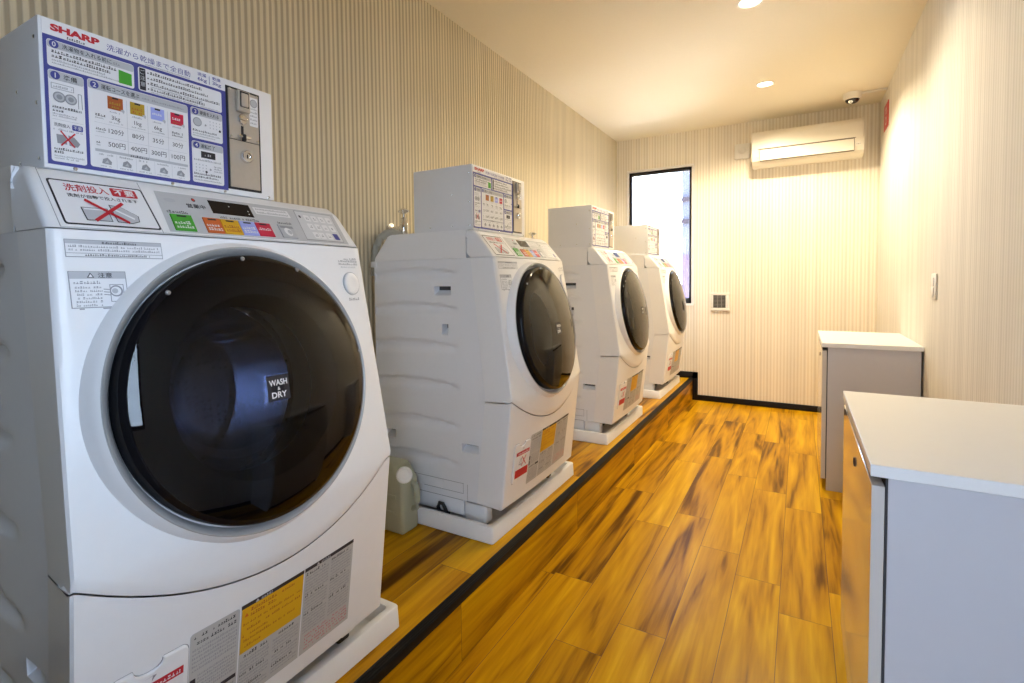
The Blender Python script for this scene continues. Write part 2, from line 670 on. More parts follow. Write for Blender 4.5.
WX0, WX1, WZ0, WZ1 = -1.405, -0.842, 0.872, 2.098           # window opening in the back wall


def wall_with_hole(name, y0, y1, hx0, hx1, hz0, hz1, m):
    mb = MB()
    mb.box((XL - TH, y0, -0.1), (hx0, y1, H + 0.1), m)
    mb.box((hx1, y0, -0.1), (XR + TH, y1, H + 0.1), m)
    mb.box((hx0, y0, -0.1), (hx1, y1, hz0), m)
    mb.box((hx0, y0, hz1), (hx1, y1, H + 0.1), m)
    return struct(mb.build(name))


wall_with_hole('wall_back', YB, YB + TH, WX0, WX1, WZ0, WZ1, 'ribbed_back')
DX0, DX1, DZ0, DZ1 = -0.06, 0.30, 0.0, 2.05                 # glazed entrance behind the camera
wall_with_hole('wall_front', YF - TH, YF, DX0, DX1, DZ0, DZ1, 'bounce_cut_grey')

# window in the back wall
wr = empty('window_1', (0, 0, 0))
struct(wr)
mb = MB()
c = 0.020
for lo, hi in (((WX0 - c, YB - 0.012, WZ1), (WX1 + c, YB + 0.05, WZ1 + c)), ((WX0 - c, YB - 0.012, WZ0 - c), (WX1 + c, YB + 0.05, WZ0)),
               ((WX0 - c, YB - 0.012, WZ0), (WX0, YB + 0.05, WZ1)), ((WX1, YB - 0.012, WZ0), (WX1 + c + 0.006, YB + 0.05, WZ1))):
    mb.box(lo, hi, 'casing_white', 0.002)
struct(mb.build('window_casing', wr))
mb = MB()
f = 0.016
for lo, hi in (((WX0, YB + 0.02, WZ1 - 0.030), (WX1, YB + 0.07, WZ1)), ((WX0, YB + 0.02, WZ0), (WX1, YB + 0.07, WZ0 + 0.05)),
               ((WX0, YB + 0.02, WZ0), (WX0 + f, YB + 0.07, WZ1)), ((WX1 - f * 1.5, YB + 0.02, WZ0), (WX1, YB + 0.07, WZ1))):
    mb.box(lo, hi, 'sash_black', 0.002)
struct(mb.build('window_frame', wr))
struct(MB().box((WX0 + f, YB + 0.042, WZ0 + 0.05), (WX1 - f * 1.5, YB + 0.045, WZ1 - 0.03), 'window_glass').build('window_pane', wr))

# glazed entrance door in the front wall
dr = empty('door_1', (0, 0, 0))
struct(dr)
mb = MB()
for lo, hi in (((DX0, YF - 0.08, DZ0), (DX0 + 0.05, YF - 0.03, DZ1)), ((DX1 - 0.05, YF - 0.08, DZ0), (DX1, YF - 0.03, DZ1)),
               ((DX0 + 0.05, YF - 0.08, DZ1 - 0.06), (DX1 - 0.05, YF - 0.03, DZ1)), ((DX0 + 0.05, YF - 0.08, DZ0), (DX1 - 0.05, YF - 0.03, DZ0 + 0.14)),
               ((DX0 + 0.05, YF - 0.08, 1.0), (DX1 - 0.05, YF - 0.03, 1.05))):
    mb.box(lo, hi, 'casing_white', 0.004)
struct(mb.build('door_frame', dr))
struct(MB().box((DX0 + 0.05, YF - 0.058, 0.14), (DX1 - 0.05, YF - 0.054, DZ1 - 0.06), 'window_glass').build('door_pane', dr))


def portal(name, loc, rot, sx, sy):
    l = bpy.data.lights.new(name, 'AREA')
    l.shape = 'RECTANGLE'
    l.size, l.size_y = sx, sy
    l.cycles.is_portal = True
    o = bpy.data.objects.new(name, l)
    COL.objects.link(o)
    o.location = loc
    o.rotation_euler = rot
    return o


portal('window_daylight', ((WX0 + WX1) / 2, YB + 0.1, (WZ0 + WZ1) / 2), (-math.pi / 2, 0, 0), WX1 - WX0, WZ1 - WZ0)
portal('side_daylight', (XR + 0.1, (RY0 + RY1) / 2, (RZ0 + RZ1) / 2), (0, math.pi / 2, 0), RZ1 - RZ0, RY1 - RY0)
portal('door_daylight', ((DX0 + DX1) / 2, YF - 0.1, (DZ0 + DZ1) / 2), (math.pi / 2, 0, 0), DX1 - DX0, DZ1 - DZ0)

# outside: the neighbouring house seen in the window's right edge
mb = MB()
mb.box((-14, YB + TH + 0.02, -0.45), (14, 20, -0.40), 'bounce_yard')  # pale ground, added to bounce light up to the far ceiling
mb.box((XR + TH + 0.02, -14, -0.45), (14, YB + TH + 0.02, -0.40), 'asphalt')  # kept dark so little light bounces onto the near ceiling
mb.box((-14, -14, -0.45), (XR + TH + 0.02, YF - TH - 0.02, -0.40), 'asphalt')
struct(mb.build('ground'))
hb = empty('neighbouring_house', (-1.50, 8.0, -0.40))
tag(hb, 'lavender and purple house front seen through the window at the far end', 'house')
mb = MB()
mb.box((0, 0, 0.72), (3.0, 4.0, 4.6), 'house_lavender')
mb.build('upper_wall', hb)
MB().box((0.0, -0.03, 0.55), (3.0, 0.0, 1.85), 'house_purple').build('cladding', hb)
MB().box((-0.05, -0.06, 0.0), (3.0, 4.0, 0.55), 'house_base').build('base_wall', hb)
for z in (2.62, 2.30, 3.35):
    MB().box((-0.01, -0.05, z), (3.0, 0.0, z + 0.06), 'house_band').build('string_course', hb)


# ------------------------------------------------------------------ washer-dryers
# local frame of a machine: x forward (0 = front of its drain pan), y along the wall, z up from the platform
YC = 0.3575
DOOR_Y, DOOR_Z, DOOR_V = YC - 0.018, 0.72, 0.050
TILT = math.radians(9.2)


def interp(t, xs, ys):
    if t <= xs[0]:
        return ys[0]
    for i in range(len(xs) - 1):
        if t <= xs[i + 1]:
            k = (t - xs[i]) / (xs[i + 1] - xs[i])
            return ys[i] + (ys[i + 1] - ys[i]) * k
    return ys[-1]


def edge(z):
    return interp(z, [.10, .49, .985, 1.082], [.018, .06, -.018, -.098])


def bul(z):
    return interp(z, [.1, .42, .7, .985, 1.082], [.007, .021, .027, .012, .004])


def fv(y, z):
    t = (y - YC) / 0.30
    return edge(z) + bul(z) * (1 - t * t)


def seam(y):
    t = (y - 0.365) / (0.315 if y < 0.365 else 0.290)
    return min(0.491, 0.385 + 0.104 * t * t)


def vch(z):
    """Where the flat side ends and the flared edge of the front shell begins."""
    return edge(z) - interp(z, [.49, .985], [.118, .094])


YL, YR = 0.056, 0.662
NF = 44


def corner_y(z):
    return interp(z, [.10, .49, .985, 1.082], [.045, .043, .060, .063])


def column(j, z, inset=0.0):
    """Plan point j of the front shell at height z: side seam, flared edge, tight corner, bowed front, and mirrored."""
    e, yc = edge(z) - inset, corner_y(z)
    v0, d = vch(z), edge(z) - inset - 0.008 - vch(z)
    left = [(v0, YL), (v0 + d * 0.5, YL + (yc - YL) * 0.5), (v0 + d * 0.92, YL + (yc - YL) * 0.92), (e - 0.0065, yc + 0.0002), (e - 0.0018, yc + 0.0035)]
    nl = len(left)
    if j < nl:
        return left[j]
    if j < nl + NF:
        ya, yb = yc + 0.009, YL + YR - yc - 0.009
        y = ya + (yb - ya) * (j - nl) / (NF - 1)
        return (fv(y, z) - inset, y)
    k = 2 * nl + NF - 1 - j
    v, y = left[k]
    return (v, YL + YR - y)


NCOL = NF + 10


def groove_depth(v, z):
    d = 0.0
    for zk in (0.915, 0.785, 0.645, 0.50, 0.355, 0.215):
        t = (v + 0.385) / 0.20
        if abs(t) > 1.15:
            continue
        ends = max(0.0, min(1.0, (1.1 - abs(t)) / 0.18))
        top = zk + 0.026 + 0.016 * (1 - t * t)
        bot = zk - 0.012 + 0.006 * t
        a = max(0.0, min(1.0, (z - bot) / 0.030))
        b = max(0.0, min(1.0, (top - z) / 0.010))
        k = min(a, b)
        d = max(d, 0.014 * k * k * (3 - 2 * k) * ends)
    return d


POCKETS = ((-0.275, -0.199, 0.852, 0.885), (-0.241, -0.213, 0.706, 0.747), (-0.526, -0.474, 0.289, 0.322), (-0.160, -0.088, 0.284, 0.315))


def make_machine():
    root = empty('washer_dryer', (0, 0, 0))
    # --- cabinet: ribbed left side, plain right side and back
    mb = MB()
    vs = set()
    k = -0.57
    while k < -0.19:
        vs.add(round(k, 4))
        k += 0.019
    vs |= {-0.19, -0.172, -0.16, -0.14, -0.115, -0.088}
    for p in POCKETS:
        vs |= {p[0], p[1]}
    vs = sorted(vs)
    zs = {0.105, 0.985}
    k = 0.11
    while k < 0.98:
        zs.add(round(k, 4))
        k += 0.0075
    for p in POCKETS:
        zs |= {p[2], p[3]}
    zs = sorted(zs)
    vs2 = [vs[0]]
    for x in vs[1:]:
        if x - vs2[-1] > 0.004 or any(abs(x - q) < 1e-6 for p in POCKETS for q in p[:2]):
            vs2.append(x)
    vs = vs2
    n = len(vs)
    rows = []
    for z in zs:
        r = []
        for i, v in enumerate(vs):
            vv = min(v, vch(z) - 0.002 * (n - i))
            r.append((vv, YL + groove_depth(vv, z), z))
        r.append((vch(z), YL, z))
        rows.append(r)

    def skip(i, j):
        if j + 1 >= n:
            return False
        cv, cz = (vs[j] + vs[j + 1]) / 2, (zs[i] + zs[i + 1]) / 2
        return any(p[0] < cv < p[1] and p[2] < cz < p[3] for p in POCKETS)
    mb.grid(rows, 'side_steel', True, skip)
    # right side, back, top, bottom
    rr = [[(-0.57, YR, z), (vch(z), YR, z)] for z in zs]
    mb.grid(rr, 'side_steel', True, flip=True)
    mb.add([(-0.57, YL, 0.105), (-0.57, YR, 0.105), (-0.57, YR, 0.985), (-0.57, YL, 0.985)], [(0, 3, 2, 1)], 'side_steel')
    mb.add([(-0.57, YL, 0.105), (-0.57, YR, 0.105), (vch(.105), YR, 0.105), (vch(.105), YL, 0.105)], [(0, 1, 2, 3)], 'side_steel')
    mb.add([(-0.57, YL, 0.985), (-0.57, YR, 0.985), (vch(.985), YR, 0.985), (vch(.985), YL, 0.985)], [(0, 1, 2, 3)], 'side_steel')
    mb.box((-0.585, YL - 0.006, 0.962), (-0.555, YR + 0.006, 0.985), 'side_steel', 0.003)
    cab = mb.build('cabinet', root, 50)
    for a, b, z0, z1 in POCKETS:
        m2 = MB()
        d = 0.034
        y0 = YL + groove_depth((a + b) / 2, (z0 + z1) / 2)
        zm = z0 + 0.55 * (z1 - z0)
        for q, mm in ((((a, YL, z0), (b, YL, z0), (b, y0 + d, zm), (a, y0 + d, zm)), 'side_steel'),
                      (((a, YL, z1), (a, y0 + d, z1), (b, y0 + d, z1), (b, YL, z1)), 'side_steel'),
                      (((a, YL, z0), (a, y0 + d, zm), (a, y0 + d, z1), (a, YL, z1)), 'side_steel'),
                      (((b, YL, z0), (b, YL, z1), (b, y0 + d, z1), (b, y0 + d, zm)), 'side_steel'),
                      (((a, y0 + d, zm), (b, y0 + d, zm), (b, y0 + d, z1), (a, y0 + d, z1)), 'pocket_shade')):
            m2.add(q, [(0, 1, 2, 3)], mm)
        m2.build('grip_pocket', cab)
    # --- lower side cover with its raised outlines
    mb = MB()
    mb.box((-0.50, YL + 0.004, 0.045), (-0.158, YL + 0.02, 0.150), 'side_steel', 0.003)
    mb.box((-0.52, YL - 0.002, 0.130), (-0.245, YL + 0.012, 0.166), 'side_steel', 0.003)
    for a, b, z0, z1 in ((-0.50, -0.153, 0.1668, 0.1684), (-0.335, -0.155, 0.1300, 0.1316), (-0.156, -0.1545, 0.131, 0.167), (-0.1375, -0.136, 0.106, 0.167), (-0.50, -0.156, 0.1045, 0.1065)):
        mb.add([(a, YL - 0.0024, z0), (b, YL - 0.0024, z0), (b, YL - 0.0024, z1), (a, YL - 0.0024, z1)], [(0, 1, 2, 3)], 'seam_grey')
    mb.build('lower_cover', root)
    MB().box((-0.53, YL + 0.06, 0.022), (-0.12, YR - 0.06, 0.104), 'black_matte', 0.004).build('base_frame', root)
    for y0 in (YL + 0.002, YR - 0.05):
        mb = MB()
        mb.box((-0.156, y0, 0.030), (-0.062, y0 + 0.05, 0.150), 'white_plastic', 0.010, 3)
        mb.box((-0.140, y0 + 0.006, 0.0085), (-0.078, y0 + 0.044, 0.032), 'black_matte', 0.006)
        mb.build('foot', root)
        MB().box((-0.53, y0 + 0.005, 0.0085), (-0.45, y0 + 0.045, 0.050), 'black_matte', 0.006).build('foot', root)
    mb = MB()
    mb.tube([(-0.268, YL + 0.004, 0.035), (-0.268, YL - 0.006, 0.060), (-0.258, YL - 0.010, 0.078), (-0.243, YL - 0.010, 0.078), (-0.235, YL - 0.006, 0.058), (-0.232, YL + 0.004, 0.032)], 0.007, 'black_matte')
    mb.box((-0.275, YL - 0.012, 0.022), (-0.225, YL + 0.012, 0.044), 'black_matte', 0.003)
    mb.build('transport_clip', root)

    # --- front panel above the seam
    mb = MB()
    NR = 46
    dn = Vector((math.cos(TILT), 0, math.sin(TILT)))
    de = Vector((-math.sin(TILT), 0, math.cos(TILT)))
    dc = Vector((DOOR_V, DOOR_Y, DOOR_Z))

    def seam_col(j):
        z = 0.49
        return seam(column(j, z)[1]) if 4 <= j < NCOL - 4 else 0.491 - 0.003 * (4 - min(j, NCOL - 1 - j))
    rows = []
    for i in range(NR):
        r = []
        for j in range(NCOL):
            zs_ = seam_col(j)
            z = zs_ + (0.985 - zs_) * i / (NR - 1)
            v, y = column(j, z)
            if i == 0:
                v -= 0.004
            r.append((v, y, z))
        rows.append(r)
    # the lip under the panel
    lip = [(p[0] - 0.03, p[1], p[2]) if 2 <= j < NCOL - 2 else p for j, p in enumerate(rows[0])]

    def inside(i, j):
        ok = True
        for a, b in ((i, j), (i + 1, j), (i, j + 1), (i + 1, j + 1)):
            p = Vector(rows[a][b]) - dc
            if math.hypot(p.y, p.dot(de)) > 0.235:
                ok = False
        return ok
    mb.grid(rows, 'white_plastic', True, inside)
    mb.grid([lip, rows[0]], 'white_plastic', False)
    front = mb.build('front_panel', root, 30)

    # --- lower front panel below the seam
    mb = MB()
    rows = []
    for i in range(24):
        r = []
        for j in range(NCOL):
            zt = seam_col(j) - 0.0035
            z = 0.112 + (zt - 0.112) * i / 23
            ins = 0.005
            v, y = column(j, z, ins)
            r.append((v, y, z))
        rows.append(r)
    bot = [(p[0] - 0.006, p[1], 0.106) for p in rows[0]]
    bot2 = [(-0.14, p[1], 0.106) for p in rows[0]]
    mb.grid([bot2, bot] + rows, 'white_plastic', True)
    lower = mb.build('lower_panel', root, 30)

    # --- control housing: the slope and the top behind it
    mb = MB()
    rows = []
    for i in range(13):
        z = 0.9875 + (1.082 - 0.9875) * i / 12
        r = []
        for j in range(NCOL):
            v, y = column(j, z)
            if i > 9:                              # rolled upper edge
                q = (i - 9) / 3
                v -= 0.010 * q * q
                k = min(j, NCOL - 1 - j)
                if k < 5:
                    s = 1 if j < 5 else -1
                    y += s * 0.006 * q * q
            if j in (0, NCOL - 1):
                v = max(-0.128, v)
            r.append((v, y, z))
        rows.append(r)
    top = [(-0.130, p[1], 1.085) for p in rows[-1]]
    mid = [((p[0] * 0.7 + -0.130 * 0.3), p[1], 1.085) for p in rows[-1]]
    back = [(-0.131, p[1], 0.987) for p in rows[-1]]
    under = [(p[0] - 0.003, p[1], 0.9862) for p in rows[0]]
    mb.grid([under] + rows + [mid, top, back], 'white_plastic', True)
    mb.build('control_housing', root, 40)

    # --- top cover behind the housing
    mb = MB()
    prof = [(-0.570, 0.986), (-0.566, 1.000), (-0.500, 1.078), (-0.488, 1.084), (-0.470, 1.086), (-0.133, 1.086), (-0.133, 0.986)]
    ya, yb_ = YL + 0.003, YR - 0.003
    for i in range(len(prof) - 1):
        (a, b), (c2, d) = prof[i], prof[i + 1]
        mb.add([(a, ya + 0.004, b), (c2, ya + 0.004, d), (c2, yb_ - 0.004, d), (a, yb_ - 0.004, b)], [(0, 1, 2, 3)], 'white_plastic', True)
    mb.add([(a, ya, b) for a, b in prof], [tuple(range(len(prof)))], 'white_plastic')
    mb.add([(a, yb_, b) for a, b in prof], [tuple(reversed(range(len(prof))))], 'white_plastic')
    for i in range(len(prof) - 1):
        (a, b), (c2, d) = prof[i], prof[i + 1]
        mb.add([(a, ya, b), (c2, ya, d), (c2, ya + 0.004, d), (a, ya + 0.004, b)], [(0, 1, 2, 3)], 'white_plastic')
        mb.add([(a, yb_, b), (a, yb_ - 0.004, b), (c2, yb_ - 0.004, d), (c2, yb_, d)], [(0, 1, 2, 3)], 'white_plastic')
    mb.build('top_cover', root, 40)

    # --- door
    mb = MB()
    mb.lathe([(0.2760, -0.055), (0.2690, -0.026), (0.2620, -0.008), (0.2560, 0.0018), (0.2530, 0.0048)], 'white_plastic', dc, dn, n=120)
    mb.lathe([(0.2530, 0.0048), (0.2515, 0.0062), (0.2485, 0.0050), (0.2395, -0.006), (0.2385, -0.012)],
             'ring_silver', dc, dn, n=120)
    door = mb.build('door', root, 60)
    door['label'] = 'silver door surround'
    mb = MB()
    mb.lathe([(0.2365, -0.012), (0.2365, 0.012), (0.2335, 0.019), (0.2265, 0.0225)], 'black_gloss', dc, dn, n=120)
    mb.lathe([(0.2265, 0.0225), (0.222, 0.018), (0.165, 0.012), (0.160, -0.02), (0.150, -0.05)], 'black_gloss', dc, dn, n=120)
    mb.build('door_rim', door, 60)
    dome = [(0.2268, 0.0226), (0.215, 0.0262), (0.195, 0.0312), (0.170, 0.0362), (0.14, 0.0412), (0.10, 0.0462), (0.06, 0.0494), (0.02, 0.0512), (0.0005, 0.0515)]
    MB().lathe(dome, 'smoked_glass', dc, dn, n=120).build('door_glass', door, 60)
    MB().lathe([(0.150, -0.05), (0.146, -0.075), (0.132, -0.105), (0.105, -0.128), (0.07, -0.14), (0.03, -0.145), (0.0005, -0.146)], 'bowl_glass', dc, dn, n=80).build('door_bowl', door, 60)

    mb = MB()
    mb.lathe([(0.170, -0.150), (0.185, -0.156), (0.198, -0.170), (0.200, -0.400), (0.190, -0.412), (0.120, -0.405), (0.060, -0.395), (0.0005, -0.392)], 'drum_steel', dc, dn, n=90)
    for k in range(3):                               # lifter ribs
        t = math.radians(35 + 120 * k)
        e1 = Vector((0, 1, 0)) * math.cos(t) + de * math.sin(t)
        mb.tube([dc + e1 * 0.194 + dn * -0.18, dc + e1 * 0.180 + dn * -0.22, dc + e1 * 0.176 + dn * -0.30, dc + e1 * 0.190 + dn * -0.385], 0.016, 'drum_steel', 12)
    mb.build('drum', root, 40)

    def dome_h(r):
        return interp(r, [p[0] for p in reversed(dome)], [p[1] for p in reversed(dome)])

    def on_dome(u, w, h):
        r = math.hypot(u, w)
        return dc + Vector((0, 1, 0)) * u + de * w + dn * (dome_h(r) + 0.0006 + h)
    pr = Print(on_dome)
    pr.rect(-0.025, -0.030, 0.019, 0.014, 'print_black', 0)
    pr.text('WASH', -0.003, -0.004, 0.0105, 'print_white', 1, 0.036, 0.02, 'c')
    pr.text('&', -0.003, -0.0125, 0.006, 'print_white', 1, None, 0.02, 'c')
    pr.text('DRY', -0.003, -0.0255, 0.0105, 'print_white', 1, 0.030, 0.02, 'c')
    pr.mb.build('logo_sticker', door)
    for a in (95, 66, 132, 8):                  # small beads standing in for glints on the rim
        mb = MB()
        t = math.radians(a)
        p = dc + Vector((0, 1, 0)) * (0.2285 * math.cos(t)) + de * (0.2285 * math.sin(t)) + dn * 0.0215
        mb.lathe([(0.0042, 0), (0.0036, 0.0022), (0.0005, 0.003)], 'rim_glint_grey', p, dn, n=12)
        mb.build('rim_glint', door)

    # --- printed matter and controls on the slope
    def on_front(u, w, h):
        z = w
        # outward direction in the profile plane
        dz = 0.004
        t = Vector((fv(u, z + dz) - fv(u, z - dz), 0, 2 * dz)).normalized()
        nn = Vector((t.z, 0, -t.x))
        return Vector((fv(u, z), u, z)) + nn * (0.0006 + h)

    pr = Print(on_front)
    pr.rect(0.083, 0.993, 0.212, 1.066, 'print_black', 0, 0.004)
    pr.rect(0.0855, 0.9953, 0.2095, 1.0637, 'print_white', 1, 0.003)
    pr.text('洗剤投入', 0.101, 1.0475, 0.0125, 'print_red', 2, 0.058, 0.012)
    pr.rect(0.163, 1.0465, 0.200, 1.061, 'print_red', 2, 0.002)
    pr.text('不要', 0.1815, 1.0485, 0.0105, 'print_white', 3, 0.029, 0.02, 'c')
    pr.text('洗剤が自動で投入されます', 0.101, 1.0375, 0.0062, 'print_black', 2, 0.095, 0.01)
    for pts in ([(0.111, 1.022), (0.146, 1.023), (0.146, 1.001), (0.112, 1.001)], [(0.150, 1.030), (0.166, 1.028), (0.186, 1.014), (0.184, 1.004), (0.172, 1.000), (0.152, 1.001)]):
        pr.poly(pts, 'print_black', 2)
        cx, cz = sum(p[0] for p in pts) / len(pts), sum(p[1] for p in pts) / len(pts)
        pr.poly([(cx + (a - cx) * 0.93, cz + (b - cz) * 0.93) for a, b in pts], 'print_grey', 3)
    pr.line((0.114, 1.019), (0.143, 1.0195), 0.002, 'print_white', 4)
    pr.line((0.155, 1.022), (0.178, 1.008), 0.003, 'print_white', 4)
    pr.line((0.120, 1.0345), (0.168, 1.0005), 0.0045, 'print_red', 5)
    pr.line((0.171, 1.034), (0.123, 1.0005), 0.0045, 'print_red', 5)
    pr.mb.build('no_detergent_sticker', root)

    pr = Print(on_front)
    pr.rect(0.2115, 0.9885, 0.2125, 1.079, 'seam_grey', 0)
    pr.rect(0.076, 0.9885, 0.077, 1.082, 'seam_grey', 0)
    pr.rect(0.076, 0.9882, 0.648, 0.9889, 'seam_grey', 0, cols=16)
    pr.mb.build('panel_joint', root)

    pr = Print(on_front)
    pts = [(0.224, 0.990), (0.618, 0.994), (0.628, 0.999), (0.638, 1.064), (0.630, 1.0675), (0.232, 1.0675)]
    n2 = 18
    for k in range(n2):                               # split so that it follows the bow
        a, b = 0.224 + 0.404 * k / n2, 0.224 + 0.404 * (k + 1) / n2
        pr.poly([(a, 0.992), (b, 0.992), (b + 0.009, 1.0675), (a + 0.009, 1.0675)], 'panel_silver', 0)
    pr.disc(0.296, 1.058, 0.0035, 'print_black', 1)
    pr.disc(0.296, 1.058, 0.0022, 'led_red', 2)
    pr.text('営業中', 0.278, 1.041, 0.0085, 'print_black', 1, 0.034, 0.02)
    pr.disc(0.252, 1.052, 0.010, 'print_grey', 1, ry=0.004)
    pr.rect(0.416, 1.044, 0.500, 1.0595, 'print_white', 1, 0.001)
    for k, w in enumerate((1.054, 1.0465)):
        pr.fine(0.420, 0.496, w, 0.0038, 'print_midgrey', 2, 0.9)
    pr.fine(0.236, 0.272, 1.0275, 0.005, 'print_black', 1, 0.95)
    pr.fine(0.330, 0.412, 1.0265, 0.0048, 'print_black', 1, 0.75)
    pr.fine(0.455, 0.490, 1.0275, 0.0048, 'print_black', 1, 0.9)
    panel = pr.mb.build('control_panel', root)
    panel['label'] = 'silver control panel'

    def key(name, u0, w0, u1, w1, m, label, txt=None, slot=True, sh=0.004):
        p2 = Print(on_front)
        place = p2.place
        h = 0.0022
        c = [(u0, w0), (u1, w0), (u1 + sh, w1), (u0 + sh, w1)]
        lo = [place(a, b, 0.0003) for a, b in c]
        hi = [place(a + (0.0006 if i in (0, 3) else -0.0006), b + (0.0006 if i < 2 else -0.0006), h) for i, (a, b) in enumerate(c)]
        p2.mb.add(lo + hi, [(4, 5, 6, 7), (0, 1, 5, 4), (1, 2, 6, 5), (2, 3, 7, 6), (3, 0, 4, 7)], m)
        lay = 8.5
        if slot:
            um = (u0 + u1) / 2 + sh * 0.8
            p2.rect(um - 0.008, w1 - 0.0055, um + 0.008, w1 - 0.0025, 'print_black', lay)
        if txt:
            n3 = len(txt)
            for k, t in enumerate(txt):
                p2.fine(u0 + 0.004, u1 - 0.002, w0 + 0.0115 - 0.0075 * k, 0.0055, t, lay, 0.9)
        o = p2.mb.build(name, panel)
        o['label'] = label
        return o
    key('course_key', 0.234, 0.9945, 0.270, 1.0245, 'print_green', 'green key', ('print_white', 'print_white'))
    key('course_key', 0.289, 0.9945, 0.321, 1.0235, 'print_orange', 'orange key', ('print_white', 'print_white'))
    key('course_key', 0.3215, 0.9945, 0.3575, 1.0235, 'print_yellow', 'yellow key', ('print_brown', 'print_brown'))
    key('course_key', 0.358, 0.9950, 0.392, 1.0235, 'print_lavender', 'lavender key', ('print_white', 'print_white'))
    key('course_key', 0.3925, 0.9955, 0.427, 1.0235, 'print_crimson', 'red key', ('print_white',))
    o = key('start_key', 0.446, 0.9955, 0.483, 1.0245, 'print_grey', 'grey key', None, False)
    p2 = Print(on_front)
    p2.disc(0.466, 1.008, 0.009, 'print_white', 9)
    p2.disc(0.469, 1.0075, 0.005, 'print_grey', 10)
    p2.rect(0.452, 1.016, 0.484, 1.021, 'print_midgrey', 9)
    p2.mb.build('start_key_lens', panel)
    p2 = Print(on_front)
    n2 = 4
    for k in range(n2):
        a, b = 0.321 + 0.085 * k / n2, 0.321 + 0.085 * (k + 1) / n2
        p2.poly([(a, 1.035), (b, 1.035), (b + 0.003, 1.0620), (a + 0.003, 1.0620)], 'black_gloss', 1)
    p2.disc(0.362, 1.053, 0.0012, 'print_white', 2, 8)
    p2.disc(0.398, 1.041, 0.0012, 'print_white', 2, 8)
    p2.disc(0.399, 1.047, 0.0012, 'print_white', 2, 8)
    p2.mb.build('display', panel)
    p2 = Print(on_front)
    p2.poly([(0.506, 0.9955), (0.616, 0.9955), (0.627, 1.064), (0.520, 1.0645)], 'print_midgrey', 1)
    p2.poly([(0.5075, 0.9970), (0.6145, 0.9970), (0.6255, 1.0625), (0.5213, 1.063)], 'keypad_grey', 2)
    for r in range(3):
        for q in range(4):
            sh = 0.004 * r
            u0, w0 = 0.530 + q * 0.021 + sh, 1.0005 + r * 0.020
            blue = (r == 0 and q == 3)
            if r == 0 and q == 0:
                u0 += 0.004
            p2.rect(u0, w0, u0 + 0.0155, w0 + 0.0145, 'print_blue' if blue else 'print_white', 3, 0.002)
            p2.fine(u0 + 0.004, u0 + 0.012, w0 + 0.004, 0.006, 'print_white' if blue else 'print_midgrey', 4)
    p2.disc(0.527, 1.050, 0.003, 'print_black', 3)
    p2.mb.build('keypad', panel)

    # --- stickers on the front panel
    pr = Print(on_front)
    pr.rect(0.077, 0.945, 0.204, 0.971, 'print_midgrey', 0, cols=6)
    pr.rect(0.078, 0.946, 0.203, 0.970, 'print_white', 1, cols=6)
    pr.rect(0.078, 0.9645, 0.203, 0.970, 'print_grey', 2, cols=6)
    pr.fine(0.122, 0.168, 0.9655, 0.0036, 'print_black', 3)
    pr.rect(0.078, 0.9505, 0.203, 0.9512, 'print_midgrey', 2, cols=6)
    for w in (0.9595, 0.9545):
        pr.fine(0.081, 0.200, w, 0.0034, 'print_midgrey', 2, 0.7)
    pr.fine(0.100, 0.185, 0.9470, 0.0030, 'print_black', 2, 0.8)
    pr.mb.build('caution_strip', root)
    pr = Print(on_front)
    pr.rect(0.077, 0.871, 0.148, 0.9245, 'print_midgrey', 0, cols=4)
    pr.rect(0.0782, 0.8722, 0.1468, 0.9235, 'print_white', 1, cols=4)
    pr.rect(0.0782, 0.9135, 0.1468, 0.9235, 'print_grey', 2, cols=4)
    pr.text('注意', 0.112, 0.9148, 0.0076, 'print_black', 3, 0.018, 0.01)
    pr.poly([(0.0985, 0.9150), (0.1075, 0.9150), (0.1030, 0.9225)], 'print_black', 3)
    pr.poly([(0.1003, 0.9158), (0.1057, 0.9158), (0.1030, 0.9205)], 'print_white', 4)
    pr.fine(0.082, 0.116, 0.9060, 0.0048, 'print_midgrey', 2, 0.9)
    for k in range(6):
        pr.fine(0.083, 0.116, 0.8995 - k * 0.0052, 0.0034, 'print_midgrey', 2, 0.7)
    pr.frame(0.125, 0.879, 0.143, 0.905, 0.001, 'print_midgrey', 2)
    pr.disc(0.133, 0.895, 0.0085, 'print_midgrey', 3)
    pr.disc(0.1325, 0.895, 0.0065, 'print_white', 4)
    pr.disc(0.131, 0.895, 0.004, 'print_grey', 5)
    for w in (0.898, 0.894, 0.890):
        pr.line((0.117, w), (0.126, w - 0.001), 0.0012, 'print_midgrey', 4)
    pr.rect(0.114, 0.869, 0.141, 0.8705, 'print_midgrey', 1)
    pr.rect(0.086, 0.869, 0.092, 0.8705, 'print_midgrey', 1)
    pr.mb.build('caution_sticker', root)
    pr = Print(on_front)
    pr.fine(0.598, 0.640, 0.9555, 0.0045, 'print_midgrey', 1)
    for w in (0.9500, 0.9435):
        pr.fine(0.580, 0.642, w, 0.0045, 'print_midgrey', 1, 0.95)
    pr.fine(0.585, 0.638, 0.9370, 0.0035, 'print_grey', 1)
    pr.mb.build('button_caption', root)
    mb = MB()
    o = on_front(0.612, 0.901, 0)
    n_ = Vector((0.975, 0.14, 0.16)).normalized()
    mb.lathe([(0.0272, -0.004), (0.0268, 0.0016), (0.0252, 0.0016), (0.0248, 0.0002)], 'panel_silver', o, n_, n=40)
    mb.lathe([(0.0248, 0.0002), (0.0243, 0.0028), (0.022, 0.0042), (0.012, 0.0036), (0.0005, 0.0034)], 'white_plastic', o, n_, n=40)
    btn = mb.build('door_button', root, 40)
    pr = Print(on_front)
    pr.fine(0.597, 0.632, 0.8625, 0.0062, 'print_midgrey', 1, 0.95)
    pr.mb.build('button_print', root)

